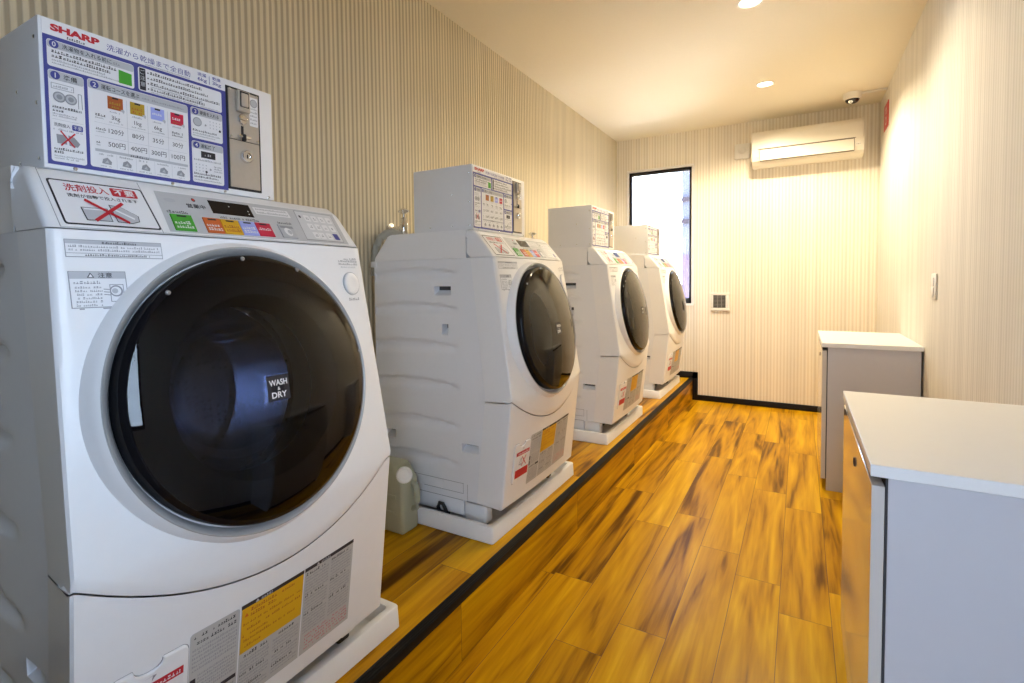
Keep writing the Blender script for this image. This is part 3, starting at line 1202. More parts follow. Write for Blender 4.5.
    # --- lower panel: filter lid and labels
    def on_low(u, w, h):
        p = on_front(u, w, h)
        return p - Vector((0.005, 0, 0))
    u0, u1, w0, w1 = 0.088, 0.194, 0.185, 0.3275
    mb = MB()

    def lid_outline(g, n=7):
        pts = []
        r = 0.010
        for cx, cz, a0 in ((u1 - r, w0 + r, -90), (u1 - r, w1 - r, 0)):
            for k in range(n):
                a = math.radians(a0 + 90 * k / (n - 1))
                pts.append((cx + (r + g) * math.cos(a), cz + (r + g) * math.sin(a)))
        for k in range(11):                            # finger scoop in the upper edge
            a = math.pi * k / 10
            pts.append((0.137 + 0.021 * math.cos(a), w1 + g - 0.014 * math.sin(a)))
        for cx, cz, a0 in ((u0 + r, w1 - r, 90), (u0 + r, w0 + r, 180)):
            for k in range(n):
                a = math.radians(a0 + 90 * k / (n - 1))
                pts.append((cx + (r + g) * math.cos(a), cz + (r + g) * math.sin(a)))
        return pts
    o1, o2 = lid_outline(0.0), lid_outline(-0.0015)
    n = len(o1)
    lo, mi_, hi = [on_low(a, b, -0.001) for a, b in o1], [on_low(a, b, 0.0025) for a, b in o1], [on_low(a, b, 0.0035) for a, b in o2]
    fs = [(i, (i + 1) % n, n + (i + 1) % n, n + i) for i in range(n)] + [(n + i, n + (i + 1) % n, 2 * n + (i + 1) % n, 2 * n + i) for i in range(n)]
    mb.add(lo + mi_ + hi, fs + [tuple(range(2 * n, 3 * n))], 'white_plastic')
    og = lid_outline(0.0022)
    gg = [on_low(a, b, -0.0002) for a, b in og]
    mb.add(gg + lo, [(i, (i + 1) % n, n + (i + 1) % n, n + i) for i in range(n)], 'seam_grey')
    lid = mb.build('filter_lid', root)
    mb = MB()
    rows = []
    for i in range(7):
        a = math.pi / 2 * i / 6
        rows.append([on_low(0.137 + 0.0205 * math.sin(a) * math.cos(math.pi * k / 10), 0.3275 - 0.0145 * math.sin(a) * math.sin(math.pi * k / 10), -0.006 * math.cos(a) + 0.0008) for k in range(11)])
    mb.grid(rows, 'seam_grey', True)
    mb.build('finger_scoop', lid)
    pr = Print(on_low)
    b0 = 15
    pr.poly([(0.131, 0.308), (0.147, 0.3085), (0.140, 0.300), (0.1415, 0.309)], 'print_midgrey', b0)
    pr.rect(0.098, 0.284, 0.186, 0.2975, 'print_red', b0, cols=6)
    pr.fine(0.110, 0.182, 0.2875, 0.0065, 'print_white', b0 + 1, 0.85)
    pr.rect(0.098, 0.234, 0.186, 0.284, 'print_white', b0, cols=6)
    pr.line((0.138, 0.276), (0.166, 0.242), 0.004, 'print_red', b0 + 2)
    pr.line((0.164, 0.276), (0.136, 0.242), 0.004, 'print_red', b0 + 2)
    pr.line((0.118, 0.250), (0.132, 0.274), 0.0028, 'print_midgrey', b0 + 1)
    pr.line((0.118, 0.250), (0.138, 0.251), 0.0028, 'print_midgrey', b0 + 1)
    pr.line((0.133, 0.244), (0.134, 0.272), 0.0028, 'print_midgrey', b0 + 1)
    pr.rect(0.098, 0.203, 0.186, 0.233, 'print_red', b0, cols=6)
    for w in (0.222, 0.212):
        pr.fine(0.104, 0.180, w, 0.0055, 'print_crimson', b0 + 1, 0.8)
    pr.mb.build('lid_sticker', lid)

    # three printed labels side by side
    pr = Print(on_low)
    pr.rect(0.197, 0.150, 0.2815, 0.3375, 'print_grey', 0, 0.006)
    pr.rect(0.198, 0.151, 0.2805, 0.3365, 'label_silver', 1, 0.006)
    for w in (0.3265, 0.3150):
        pr.fine(0.203, 0.276, w, 0.0060, 'print_black', 2, 0.6)
    for k in range(6):
        pr.fine(0.201, 0.278, 0.3050 - 0.0072 * k, 0.0042, 'print_midgrey', 2, 1.0)
    pr.rect(0.199, 0.221, 0.208, 0.256, 'print_black', 2)
    pr.fine(0.2005, 0.2065, 0.237, 0.005, 'print_white', 3)
    for k in range(6):
        pr.fine(0.211, 0.278, 0.2570 - 0.0064 * k, 0.0040, 'print_midgrey', 2, 1.0)
    pr.rect(0.252, 0.209, 0.279, 0.2165, 'print_black', 2)
    pr.fine(0.200, 0.250, 0.2105, 0.0055, 'print_black', 2)
    for k in range(7):
        pr.fine(0.201, 0.278, 0.1995 - 0.0066 * k, 0.0042, 'print_midgrey', 2, 0.9)
    pr.mb.build('instruction_label', root)
    pr = Print(on_low)
    pr.rect(0.2838, 0.150, 0.4165, 0.3385, 'print_grey', 0, cols=4)
    pr.rect(0.2848, 0.151, 0.4155, 0.3375, 'label_silver', 1, cols=4)
    pr.rect(0.2838, 0.3310, 0.4165, 0.3385, 'print_black', 2, cols=4)
    pr.poly([(0.310, 0.3320), (0.318, 0.3320), (0.314, 0.3378)], 'print_grey', 3)
    pr.fine(0.322, 0.345, 0.3322, 0.0052, 'print_grey', 3, 0.95)
    pr.rect(0.2848, 0.2450, 0.4155, 0.3310, 'print_yellow', 2, cols=4)
    pr.poly([(0.290, 0.314), (0.298, 0.314), (0.294, 0.321)], 'print_orange', 3)
    for k, w in enumerate((0.3205, 0.3110, 0.2985, 0.2865, 0.2760, 0.2660, 0.2545)):
        big = k in (0, 1)
        pr.fine(0.302 if big else 0.288, (0.395, 0.355, 0.412, 0.412, 0.345, 0.400, 0.330)[k], w, 0.0062 if big else 0.0045, 'print_brown', 3, 0.6)
    pr.rect(0.3500, 0.151, 0.3507, 0.245, 'print_grey', 2)
    for c0 in (0.287, 0.353):
        pr.fine(c0 + 0.006, c0 + 0.055, 0.2345, 0.0062, 'print_black', 2, 0.6)
        for k in range(11):
            if k in (4, 8):
                pr.fine(c0, c0 + 0.05, 0.2265 - 0.0066 * k, 0.0055, 'print_black', 2, 0.6)
            else:
                pr.fine(c0, c0 + 0.059, 0.2265 - 0.0066 * k, 0.0040, 'print_midgrey', 2, 1.0)
    o = pr.mb.build('warning_label', root)
    o['label'] = 'label with a yellow block'
    pr = Print(on_low)
    pr.rect(0.4190, 0.150, 0.5540, 0.3385, 'print_grey', 0, cols=4)
    pr.rect(0.4200, 0.151, 0.5530, 0.3375, 'label_silver', 1, cols=4)
    pr.rect(0.4190, 0.3310, 0.5540, 0.3385, 'print_black', 2, cols=4)
    pr.poly([(0.448, 0.3320), (0.456, 0.3320), (0.452, 0.3378)], 'print_grey', 3)
    pr.fine(0.460, 0.486, 0.3322, 0.0052, 'print_grey', 3, 0.95)
    pr.rect(0.4860, 0.195, 0.4867, 0.330, 'print_grey', 2)
    for c0 in (0.423, 0.489):
        for k in range(20):
            if k in (0, 7, 13):
                pr.fine(c0, c0 + 0.05, 0.3215 - 0.0066 * k, 0.0055, 'print_black', 2, 0.6)
            else:
                pr.fine(c0, c0 + 0.060, 0.3215 - 0.0066 * k, 0.0040, 'print_midgrey', 2, 1.0)
    for k in range(5):
        pr.fine(0.430, 0.548, 0.1865 - 0.0070 * k, 0.0034, 'print_crimson', 2, 0.55)
    pr.mb.build('caution_label', root)

    # --- coin box on top
    BV, BY, BZ, BW, BH = -0.1121, 0.0722, 1.087, 0.4061, 0.2312
    mb = MB()
    mb.box((-0.3765, BY, BZ), (BV, BY + BW, BZ + BH), 'box_white', 0.0025, 2)
    box = mb.build('coin_box', root, 40)
    for p, ax in [((BV, BY + u, BZ + 0.004), (1, 0, 0)) for u in (0.040, 0.190, 0.292, 0.392)] + \
                 [((v, BY, BZ + w), (0, -1, 0)) for v, w in ((-0.125, 0.20), (-0.125, 0.10), (-0.125, 0.015), (-0.30, 0.015), (-0.20, 0.015), (-0.20, 0.13))]:
        mb = MB()
        mb.lathe([(0.0032, -0.001), (0.0032, 0.0012), (0.002, 0.002), (0.0003, 0.002)], 'chrome', p, ax, n=10)
        mb.build('screw', box)

    def on_box(u, w, h):
        return Vector((BV + 0.0012 + h, BY + u, BZ + w))
    pr = Print(on_box)
    place = pr.place
    pr.mb.box((BV - 0.001, BY + 0.0045, BZ + 0.006), (BV + 0.0011, BY + 0.2990, BZ + 0.2275), 'print_white', 0.0004, 1)
    pr.rect(0.0048, 0.0065, 0.2985, 0.2045, 'print_blue', 1)
    pr.text('SHARP', 0.015, 0.2125, 0.0108, 'print_red', 1, 0.066, 0.055)
    pr.fine(0.036, 0.062, 0.2062, 0.0040, 'print_black', 1, 0.95)
    pr.text('洗濯から乾燥まで全自動', 0.091, 0.2098, 0.0108, 'print_blue', 1, 0.138, 0.0)
    pr.fine(0.150, 0.228, 0.2058, 0.0028, 'print_midgrey', 1, 0.9)
    pr.text('洗濯', 0.243, 0.2185, 0.0068, 'print_blue', 1, 0.017, 0.01)
    pr.text('乾燥', 0.272, 0.2185, 0.0068, 'print_blue', 1, 0.017, 0.01)
    pr.text('6kg', 0.243, 0.2075, 0.0088, 'print_blue', 1, 0.018, 0.01)
    pr.text('3kg', 0.272, 0.2075, 0.0088, 'print_blue', 1, 0.018, 0.01)
    pr.rect(0.2655, 0.2075, 0.2665, 0.2235, 'print_blue', 1)

    def cell(a, b, c_, d, head=0.0):
        pr.rect(a, b, c_, d, 'print_white', 2, 0.004)
        if head:
            pr.rect(a + 0.0005, d - head, c_ - 0.0005, d - 0.001, 'print_grey', 3, 0.003)

    def number(u, w, s):
        pr.disc(u, w, 0.0062, 'print_blue', 4, 20)
        pr.text(s, u, w - 0.0038, 0.0076, 'print_white', 5, None, 0.01, 'c')
    cell(0.0095, 0.1575, 0.1310, 0.1985, 0.0125)
    number(0.0185, 0.1920, '0')
    pr.text('洗濯物を入れる前に', 0.029, 0.1885, 0.0072, 'print_black', 4, 0.068, 0.01)
    pr.fine(0.099, 0.113, 0.1892, 0.0048, 'print_midgrey', 4)
    pr.fine(0.015, 0.105, 0.1790, 0.0050, 'print_black', 4, 0.85)
    pr.fine(0.015, 0.095, 0.1718, 0.0050, 'print_black', 4, 0.85)
    pr.fine(0.015, 0.088, 0.1665, 0.0030, 'print_midgrey', 4, 0.85)
    pr.fine(0.015, 0.108, 0.1622, 0.0026, 'print_midgrey', 4, 0.85)
    pr.poly([(0.107, 0.1610), (0.127, 0.1610), (0.127, 0.1810), (0.107, 0.1830)], 'print_green', 4)
    cell(0.1375, 0.1585, 0.2895, 0.1995)
    pr.rect(0.1395, 0.1600, 0.1495, 0.1980, 'print_black', 4, 0.001)
    for k, ch in enumerate('ご注意'):
        pr.text(ch, 0.1445, 0.1875 - 0.0105 * k, 0.0080, 'print_grey', 5, None, 0.005, 'c')
    for k in range(4):
        w = 0.1910 - 0.0092 * k
        pr.disc(0.1535, w + 0.0012, 0.0013, 'print_black', 4, 8)
        pr.fine(0.1570, (0.250, 0.262, 0.285, 0.255)[k], w, 0.0050, 'print_black', 4, 0.85)
        if k > 1:
            pr.fine(0.1570, (0, 0, 0.25, 0.285)[k], w - 0.0040, 0.0024, 'print_midgrey', 4, 0.8)
    cell(0.0095, 0.0115, 0.0560, 0.1525, 0.0150)
    number(0.0185, 0.1445, '1')
    pr.text('準備', 0.029, 0.1405, 0.0080, 'print_black', 4, 0.018, 0.01)
    pr.fine(0.028, 0.050, 0.1385, 0.0022, 'print_midgrey', 4)
    pr.frame(0.0125, 0.1235, 0.0420, 0.1325, 0.0008, 'print_midgrey', 4)
    pr.fine(0.015, 0.040, 0.1262, 0.0036, 'print_midgrey', 4)
    for u in (0.0225, 0.0375):
        pr.disc(u, 0.1120, 0.0082, 'print_midgrey', 4, 18)
        pr.disc(u, 0.1120, 0.0064, 'print_grey', 5, 18)
        pr.disc(u, 0.1120, 0.0038, 'print_midgrey', 6, 18)
    pr.line((0.0475, 0.100), (0.0475, 0.1235), 0.001, 'print_midgrey', 4)
    pr.line((0.0475, 0.1235), (0.0520, 0.1235), 0.001, 'print_midgrey', 4)
    pr.line((0.0520, 0.1235), (0.0525, 0.100), 0.001, 'print_midgrey', 4)
    pr.fine(0.013, 0.052, 0.0945, 0.0040, 'print_black', 4, 0.9)
    pr.fine(0.013, 0.028, 0.0890, 0.0040, 'print_black', 4, 0.9)
    pr.fine(0.013, 0.046, 0.0845, 0.0024, 'print_midgrey', 4)
    pr.fine(0.013, 0.044, 0.0812, 0.0024, 'print_midgrey', 4)
    pr.rect(0.0120, 0.0765, 0.0535, 0.0770, 'print_grey', 4)
    pr.text('洗剤投入', 0.0140, 0.0660, 0.0058, 'print_black', 4, 0.021, 0.005)
    pr.rect(0.0375, 0.0640, 0.0520, 0.0730, 'print_blue', 4, 0.002)
    pr.text('不要', 0.0448, 0.0655, 0.0058, 'print_white', 5, 0.011, 0.0, 'c')
    pr.fine(0.013, 0.052, 0.0605, 0.0026, 'print_midgrey', 4)
    pr.poly([(0.0165, 0.0540), (0.0290, 0.0540), (0.0300, 0.0400), (0.0175, 0.0400)], 'print_midgrey', 4)
    pr.poly([(0.0320, 0.0550), (0.0400, 0.0530), (0.0475, 0.0440), (0.0440, 0.0380), (0.0330, 0.0390)], 'print_midgrey', 4)
    pr.line((0.0220, 0.0600), (0.0400, 0.0370), 0.0022, 'print_red', 5)
    pr.line((0.0410, 0.0590), (0.0220, 0.0370), 0.0022, 'print_red', 5)
    pr.fine(0.013, 0.053, 0.0300, 0.0040, 'print_black', 4, 0.9)
    pr.fine(0.013, 0.027, 0.0248, 0.0040, 'print_black', 4, 0.9)
    pr.fine(0.013, 0.053, 0.0195, 0.0024, 'print_midgrey', 4)
    pr.fine(0.013, 0.045, 0.0160, 0.0024, 'print_midgrey', 4)
    cell(0.0610, 0.0125, 0.2215, 0.1545, 0.0150)
    number(0.0705, 0.1465, '2')
    pr.text('運転コースを選ぶ', 0.080, 0.1425, 0.0080, 'print_black', 4, 0.058, 0.01)
    pr.fine(0.142, 0.215, 0.1440, 0.0034, 'print_midgrey', 4, 0.8)
    pr.fine(0.082, 0.135, 0.1398, 0.0022, 'print_midgrey', 4, 0.8)
    cols = ((0.100, 'print_brown', '3kg', '120分', '500円'), (0.134, 'print_olive', '1kg', '80分', '400円'),
            (0.167, 'print_lavender', '6kg', '35分', '300円'), (0.201, 'print_crimson', None, '30分', '100円'))
    for k, (u, mm, a, b, c_) in enumerate(cols):
        pr.poly([(u - 0.0115, 0.1130), (u + 0.0115, 0.1130), (u + 0.0115, 0.1340), (u - 0.0115, 0.1340)], mm, 4)
        pr.rect(u - 0.0045, 0.1305, u + 0.0045, 0.1335, 'print_black', 5)
        pr.fine(u - 0.009, u + 0.008, 0.1215, 0.0042, 'print_olive' if k == 0 else 'print_white' if k > 1 else 'print_brown', 5, 0.9)
        pr.fine(u - 0.008, u + 0.007, 0.1155, 0.0038, 'print_olive' if k == 0 else 'print_lavender' if k == 2 else 'print_brown', 5, 0.6)
        pr.poly([(u + 0.0070, 0.1150), (u + 0.0120, 0.1095), (u + 0.0135, 0.1140), (u + 0.0120, 0.1165)], 'print_grey', 6)
        pr.fine(u - 0.009, u + 0.007, 0.1075, 0.0026, 'print_midgrey', 4)
        if a:
            pr.text(a, u, 0.0935, 0.0088, 'print_black', 4, None, 0.0, 'c')
            pr.fine(u - 0.010, u + 0.012, 0.0900, 0.0022, 'print_midgrey', 4)
        else:
            pr.fine(u - 0.010, u + 0.010, 0.0960, 0.0036, 'print_black', 4)
            pr.fine(u - 0.010, u + 0.010, 0.0915, 0.0030, 'print_black', 4)
        pr.text(b, u, 0.0715, 0.0092, 'print_black', 4, None, 0.0, 'c')
        pr.text(c_, u, 0.0490, 0.0092, 'print_black', 4, None, 0.0, 'c')
        if k:
            pr.rect(u - 0.0170, 0.0400, u - 0.0165, 0.1340, 'print_grey', 4)
    for w in (0.0860, 0.0635):
        pr.rect(0.068, w, 0.217, w + 0.0004, 'print_grey', 4)
    for w, a in ((0.0970, 0.085), (0.0745, 0.085), (0.0525, 0.078)):
        pr.fine(0.070, a, w, 0.0040, 'print_black', 4, 0.95)
        pr.fine(0.070, a - 0.002, w - 0.0040, 0.0024, 'print_midgrey', 4, 0.95)
    pr.rect(0.0680, 0.0385, 0.2180, 0.0430, 'print_grey', 4)
    pr.fine(0.120, 0.150, 0.0388, 0.0040, 'print_black', 5, 0.95)
    for k in range(5):
        u = 0.0840 + 0.0300 * k
        pr.fine(u - 0.011, u + 0.010, 0.0335, 0.0028, 'print_midgrey', 4, 0.6)
        pr.poly([(u - 0.0070, 0.0200), (u + 0.0065, 0.0190), (u + 0.0075, 0.0240), (u + 0.0010, 0.0305), (u - 0.0055, 0.0270)], 'print_midgrey', 4)
        pr.poly([(u - 0.0030, 0.0215), (u + 0.0035, 0.0210), (u + 0.0010, 0.0265)], 'print_grey', 5)
        pr.fine(u - 0.011, u + 0.010, 0.0150, 0.0022, 'print_midgrey', 4, 0.6)
        if k:
            pr.rect(u - 0.0152, 0.0140, u - 0.0148, 0.0370, 'print_grey', 4)
    cell(0.2270, 0.0970, 0.2895, 0.1555, 0.0145)
    number(0.2355, 0.1480, '3')
    pr.text('硬貨を入れる', 0.2440, 0.1440, 0.0076, 'print_black', 4, 0.038, 0.01)
    pr.disc(0.2390, 0.1290, 0.0085, 'print_midgrey', 4)
    pr.disc(0.2390, 0.1290, 0.0070, 'print_grey', 5)
    pr.poly([(0.2530, 0.1235), (0.2575, 0.1255), (0.2540, 0.1285)], 'print_midgrey', 4)
    for r in range(3):
        for q in range(4):
            pr.disc(0.2640 + 0.0065 * q, 0.1350 - 0.0060 * r, 0.0012, 'print_grey', 4, 8)
    pr.disc(0.2835, 0.1205, 0.0024, 'print_black', 5, 8)
    pr.fine(0.2295, 0.2770, 0.1110, 0.0040, 'print_black', 4, 0.9)
    pr.fine(0.2295, 0.2850, 0.1060, 0.0030, 'print_midgrey', 4, 0.9)
    pr.fine(0.2295, 0.2760, 0.1015, 0.0024, 'print_midgrey', 4, 0.8)
    cell(0.2270, 0.0135, 0.2895, 0.0920, 0.0140)
    number(0.2355, 0.0845, '4')
    pr.text('運転終了', 0.2440, 0.0805, 0.0076, 'print_black', 4, 0.028, 0.01)
    pr.rect(0.2440, 0.0620, 0.2725, 0.0745, 'print_black', 4)
    pr.fine(0.2510, 0.2660, 0.0660, 0.0045, 'print_grey', 5, 0.5)
    pr.fine(0.2295, 0.2840, 0.0555, 0.0034, 'print_midgrey', 4, 0.85)
    for r in range(3):
        for q in range(4):
            pr.disc(0.2340 + 0.0065 * q, 0.0480 - 0.0060 * r, 0.0013, 'print_grey', 4, 8)
    pr.disc(0.2535, 0.0355, 0.0024, 'print_black', 5, 8)
    pr.poly([(0.2600, 0.0390), (0.2650, 0.0410), (0.2610, 0.0440)], 'print_midgrey', 4)
    for w in (0.0470, 0.0425, 0.0380):
        pr.fine(0.2690, 0.2860, w, 0.0030, 'print_midgrey', 4, 0.95)
    pr.fine(0.2295, 0.2840, 0.0285, 0.0040, 'print_black', 4, 0.9)
    pr.fine(0.2295, 0.2780, 0.0230, 0.0036, 'print_black', 4, 0.9)
    pr.fine(0.2295, 0.2840, 0.0175, 0.0024, 'print_midgrey', 4, 0.8)
    o = pr.mb.build('instruction_sign', box)
    o['label'] = 'blue framed instruction sign with prices'

    # coin mechanism
    U0, U1, W0, W1 = 0.2985, 0.3745, 0.0110, 0.2185
    mb = MB()
    mb.box((BV - 0.002, BY + U0, BZ + W0), (BV + 0.0022, BY + U1, BZ + W1), 'black_matte', 0.0008, 1)
    mb.box((BV, BY + U0 + 0.0045, BZ + 0.1135), (BV + 0.0040, BY + U1 - 0.0045, BZ + W1 - 0.0045), 'brushed_steel', 0.0005, 1)
    mb.box((BV, BY + U0 + 0.0045, BZ + W0 + 0.0045), (BV + 0.0040, BY + U1 - 0.0045, BZ + 0.1120), 'brushed_steel', 0.0005, 1)
    cm = mb.build('coin_panel', box)
    cm['label'] = 'steel coin panel in a black frame'
    x = BV + 0.004
    mb = MB()
    mb.box((x, BY + 0.3175, BZ + 0.1700), (x + 0.010, BY + 0.3450, BZ + 0.2130), 'brushed_steel', 0.002)
    mb.add([(x + 0.0106, BY + 0.3215, BZ + 0.1790), (x + 0.0106, BY + 0.3415, BZ + 0.1790), (x + 0.0106, BY + 0.3415, BZ + 0.2110), (x + 0.0106, BY + 0.3215, BZ + 0.2110)], [(0, 1, 2, 3)], 'black_matte')
    mb.box((x + 0.004, BY + 0.3235, BZ + 0.1800), (x + 0.013, BY + 0.3400, BZ + 0.2080), 'brushed_steel', 0.003)
    mb.build('coin_chute', box)
    mb = MB()
    mb.lathe([(0.0105, 0), (0.0105, 0.004), (0.009, 0.006), (0.0005, 0.006)], 'chrome', (x, BY + 0.331, BZ + 0.1560), (1, 0, 0), n=24)
    mb.box((x + 0.005, BY + 0.3215, BZ + 0.1535), (x + 0.011, BY + 0.3395, BZ + 0.1585), 'chrome', 0.002)
    mb.build('return_lever', box)
    mb = MB()
    mb.box((x - 0.0005, BY + 0.3285, BZ + 0.1180), (x + 0.0006, BY + 0.3340, BZ + 0.1430), 'print_black')
    mb.box((x, BY + 0.3180, BZ + 0.1175), (x + 0.008, BY + 0.3470, BZ + 0.1230), 'chrome', 0.002)
    mb.box((x + 0.003, BY + 0.3270, BZ + 0.1110), (x + 0.010, BY + 0.3345, BZ + 0.1255), 'black_matte', 0.002)
    mb.build('coin_slot', box)
    p2 = Print(lambda u, w, h: Vector((x + 0.0004 + h, BY + u, BZ + w)))
    p2.rect(0.3485, 0.1480, 0.3680, 0.2080, 'print_white', 0, 0.002)
    p2.disc(0.3585, 0.1960, 0.0085, 'print_midgrey', 1)
    p2.disc(0.3585, 0.1960, 0.0072, 'print_grey', 2)
    for k in range(5):
        p2.fine(0.3500, 0.3665, 0.1830 - 0.0075 * k, 0.0036, 'print_midgrey', 1, 0.8)
    p2.mb.build('coin_label', box)
    mb = MB()
    mb.lathe([(0.0135, 0), (0.0130, 0.006), (0.0110, 0.009), (0.0075, 0.009), (0.0070, 0.006), (0.0005, 0.006)], 'chrome', (x, BY + 0.3375, BZ + 0.0810), (1, 0, 0), n=28)
    mb.box((x + 0.006, BY + 0.3365, BZ + 0.0770), (x + 0.0068, BY + 0.3385, BZ + 0.0850), 'print_black')
    mb.build('cash_lock', box)
    for u, w in ((0.3065, 0.2120), (0.3665, 0.2120), (0.3065, 0.1180), (0.3665, 0.1180)):
        mb = MB()
        mb.lathe([(0.0024, 0), (0.0024, 0.001), (0.0003, 0.0016)], 'chrome', (x, BY + u, BZ + w), (1, 0, 0), n=10)
        mb.build('panel_screw', box)
    return root


def make_pan():
    """Plastic drain pan: a raised rim round a shallow tray, with thick front corners."""
    bm = bmesh.new()
    d = 0.605
    lo, hi = (-d, 0.0), (0.0, PAN_W)

    def ring(g, z, r, n=5):
        pts = []
        for cx, cy, a0 in ((hi[0] - g - r, lo[1] + g + r, -90), (hi[0] - g - r, hi[1] - g - r, 0), (lo[0] + g + r, hi[1] - g - r, 90), (lo[0] + g + r, lo[1] + g + r, 180)):
            for k in range(n):
                a = math.radians(a0 + 90 * k / (n - 1))
                pts.append((cx + r * math.cos(a), cy + r * math.sin(a), z))
        return pts
    rings = [ring(0.004, 0.0005, 0.008), ring(0.0, 0.004, 0.010), ring(0.002, 0.0575, 0.010), ring(0.0035, 0.0602, 0.010), ring(0.007, 0.0610, 0.010),
             ring(0.018, 0.0610, 0.012), ring(0.022, 0.0590, 0.012), ring(0.026, 0.030, 0.014), ring(0.034, 0.0085, 0.016)]
    mb = MB()
    n = len(rings[0])
    vs = [p for r in rings for p in r]
    fs = []
    for i in range(len(rings) - 1):
        for k in range(n):
            k2 = (k + 1) % n
            fs.append((i * n + k, i * n + k2, (i + 1) * n + k2, (i + 1) * n + k))
    fs.append(tuple(range((len(rings) - 1) * n, len(rings) * n)))
    fs.append(tuple(reversed(range(n))))
    mb.add(vs, fs, 'pan_white', True)
    return mb.build('drain_pan', None, 40)


proto = make_machine()
pan0 = make_pan()
LABELS = ('nearest and largest white washer-dryer, at the left edge of the photo',
          'second washer-dryer from the front, with the plastic jug beside its pan',
          'third washer-dryer from the front, between the second one and the one under the window',
          'farthest and smallest washer-dryer, standing under the window at the back')
PLABELS = ('white plastic drain pan under the nearest washer-dryer, only its corner in view',
           'white plastic drain pan next to the translucent jug',
           'white plastic drain pan under the third washer-dryer from the front',
           'white plastic drain pan under the farthest washer-dryer by the back wall')
DY = (-0.020, 0.0, 0.0, 0.0)
for i in range(4):
    o = proto if i == 0 else copy_tree(proto)
    o.location = (XP, PAN_Y[i] + DY[i], S)
    tag(o, LABELS[i], 'washing machine', 'coin-operated washer-dryers along the left wall')
    if i == 0:
        first = o
    p = pan0 if i == 0 else copy_tree(pan0)
    p.location = (XP, PAN_Y[i], S)
    tag(p, PLABELS[i], 'drain pan', 'drain pans under the washer-dryers')
for ch in first.children:
    if ch.name.startswith('coin_box'):
        ch.location.y = 0.020

# ------------------------------------------------------------------ water taps behind the machines
def make_tap():
    r = empty('water_tap', (0, 0, 0))
    mb = MB()
    mb.lathe([(0.026, 0.0), (0.026, 0.006), (0.012, 0.010), (0.011, 0.060)], 'chrome', (0, 0, 0), (1, 0, 0), n=24, cap0=True)
    mb.lathe([(0.016, -0.035), (0.019, -0.03), (0.019, 0.02), (0.013, 0.03), (0.012, 0.045)], 'chrome', (0.075, 0, 0), (0, 0, 1), n=24, up=(1, 0, 0), cap0=True, cap1=True)
    mb.build('valve_body', r)
    mb = MB()
    mb.lathe([(0.006, 0.04), (0.006, 0.06), (0.016, 0.062), (0.018, 0.068), (0.017, 0.078), (0.010, 0.083), (0.0005, 0.084)], 'chrome', (0.075, 0, 0), (0, 0, 1), n=24, up=(1, 0, 0))
    for k in range(4):
        a = math.pi / 2 * k + 0.4
        mb.lathe([(0.0005, -0.006), (0.006, -0.004), (0.007, 0.0), (0.006, 0.004), (0.0005, 0.006)], 'chrome', (0.075 + 0.018 * math.cos(a), 0.018 * math.sin(a), 0.072), (0, 0, 1), n=12, up=(1, 0, 0))
    mb.build('handwheel', r)
    mb = MB()
    pts = [(0.075, 0.0, -0.034), (0.073, -0.012, -0.036), (0.068, -0.034, -0.024), (0.060, -0.058, -0.020), (0.050, -0.082, -0.026), (0.038, -0.102, -0.044), (0.028, -0.116, -0.076), (0.021, -0.122, -0.120), (0.020, -0.124, -0.200)]
    mb.tube(pts, 0.016, 'hose_grey', 14)
    mb.build('hose', r)
    return r


tap = make_tap()
tap.location = (XL, 1.703, 1.325)
tag(tap, 'chrome water tap on the wall behind the second washer-dryer', 'tap', 'water taps behind the washer-dryers')
t2 = copy_tree(tap)
t2.location = (XL, 2.925, 1.318)
tag(t2, 'chrome water tap on the wall behind the third washer-dryer', 'tap', 'water taps behind the washer-dryers')

# ------------------------------------------------------------------ detergent jug between the first two machines
jr = empty('jerry_can', (-1.325, 1.422, S))
tag(jr, 'translucent plastic jug with white screw cap, between the two nearest washer-dryers', 'jug')
bm = bmesh.new()
prof = [(-0.125, 0.0), (0.125, 0.0), (0.125, 0.190), (0.085, 0.245), (-0.095, 0.250), (-0.125, 0.235)]   # outline in x, z
hw = 0.0455
vs1 = [bm.verts.new((a, -hw, b)) for a, b in prof]
vs2 = [bm.verts.new((a, hw, b)) for a, b in prof]
bm.faces.new(vs1)
bm.faces.new(list(reversed(vs2)))
for i in range(len(prof)):
    k = (i + 1) % len(prof)
    bm.faces.new((vs1[k], vs1[i], vs2[i], vs2[k]))
bmesh.ops.recalc_face_normals(bm, faces=bm.faces[:])
bmesh.ops.bevel(bm, geom=bm.edges[:], offset=0.014, segments=4, profile=0.5, affect='EDGES')
mb = MB()
mb.bm(bm, 'jug_plastic', True)
for z in (0.07, 0.13):                                            # moulded ribs
    mb.box((-0.108, -hw - 0.0025, z), (0.095, hw + 0.0025, z + 0.012), 'jug_plastic', 0.002)
mb.build('body', jr, 40)
jn = Vector((0.62, -0.72, 0.30)).normalized()
jo = Vector((0.112, -0.018, 0.212))
mb = MB()
mb.lathe([(0.021, -0.02), (0.021, 0.014)], 'jug_plastic', jo, jn, n=32)
mb.build('neck', jr)
mb = MB()
mb.lathe([(0.0285, 0.006), (0.0290, 0.012), (0.0285, 0.028), (0.0255, 0.032), (0.020, 0.032), (0.019, 0.029), (0.0005, 0.029)], 'cap_cream', jo, jn, n=40)
for k in range(30):
    a = 2 * math.pi * k / 30
    u = (Vector((0, 0, 1)) - jn * jn.z).normalized()
    w = jn.cross(u)
    p = jo + jn * 0.017 + (u * math.cos(a) + w * math.sin(a)) * 0.0285
    mb.lathe([(0.0005, -0.010), (0.0014, -0.009), (0.0014, 0.009), (0.0005, 0.010)], 'cap_cream', p, jn, n=6)
o = mb.build('screw_cap', jr)
o['label'] = 'white screw cap'
mb = MB()
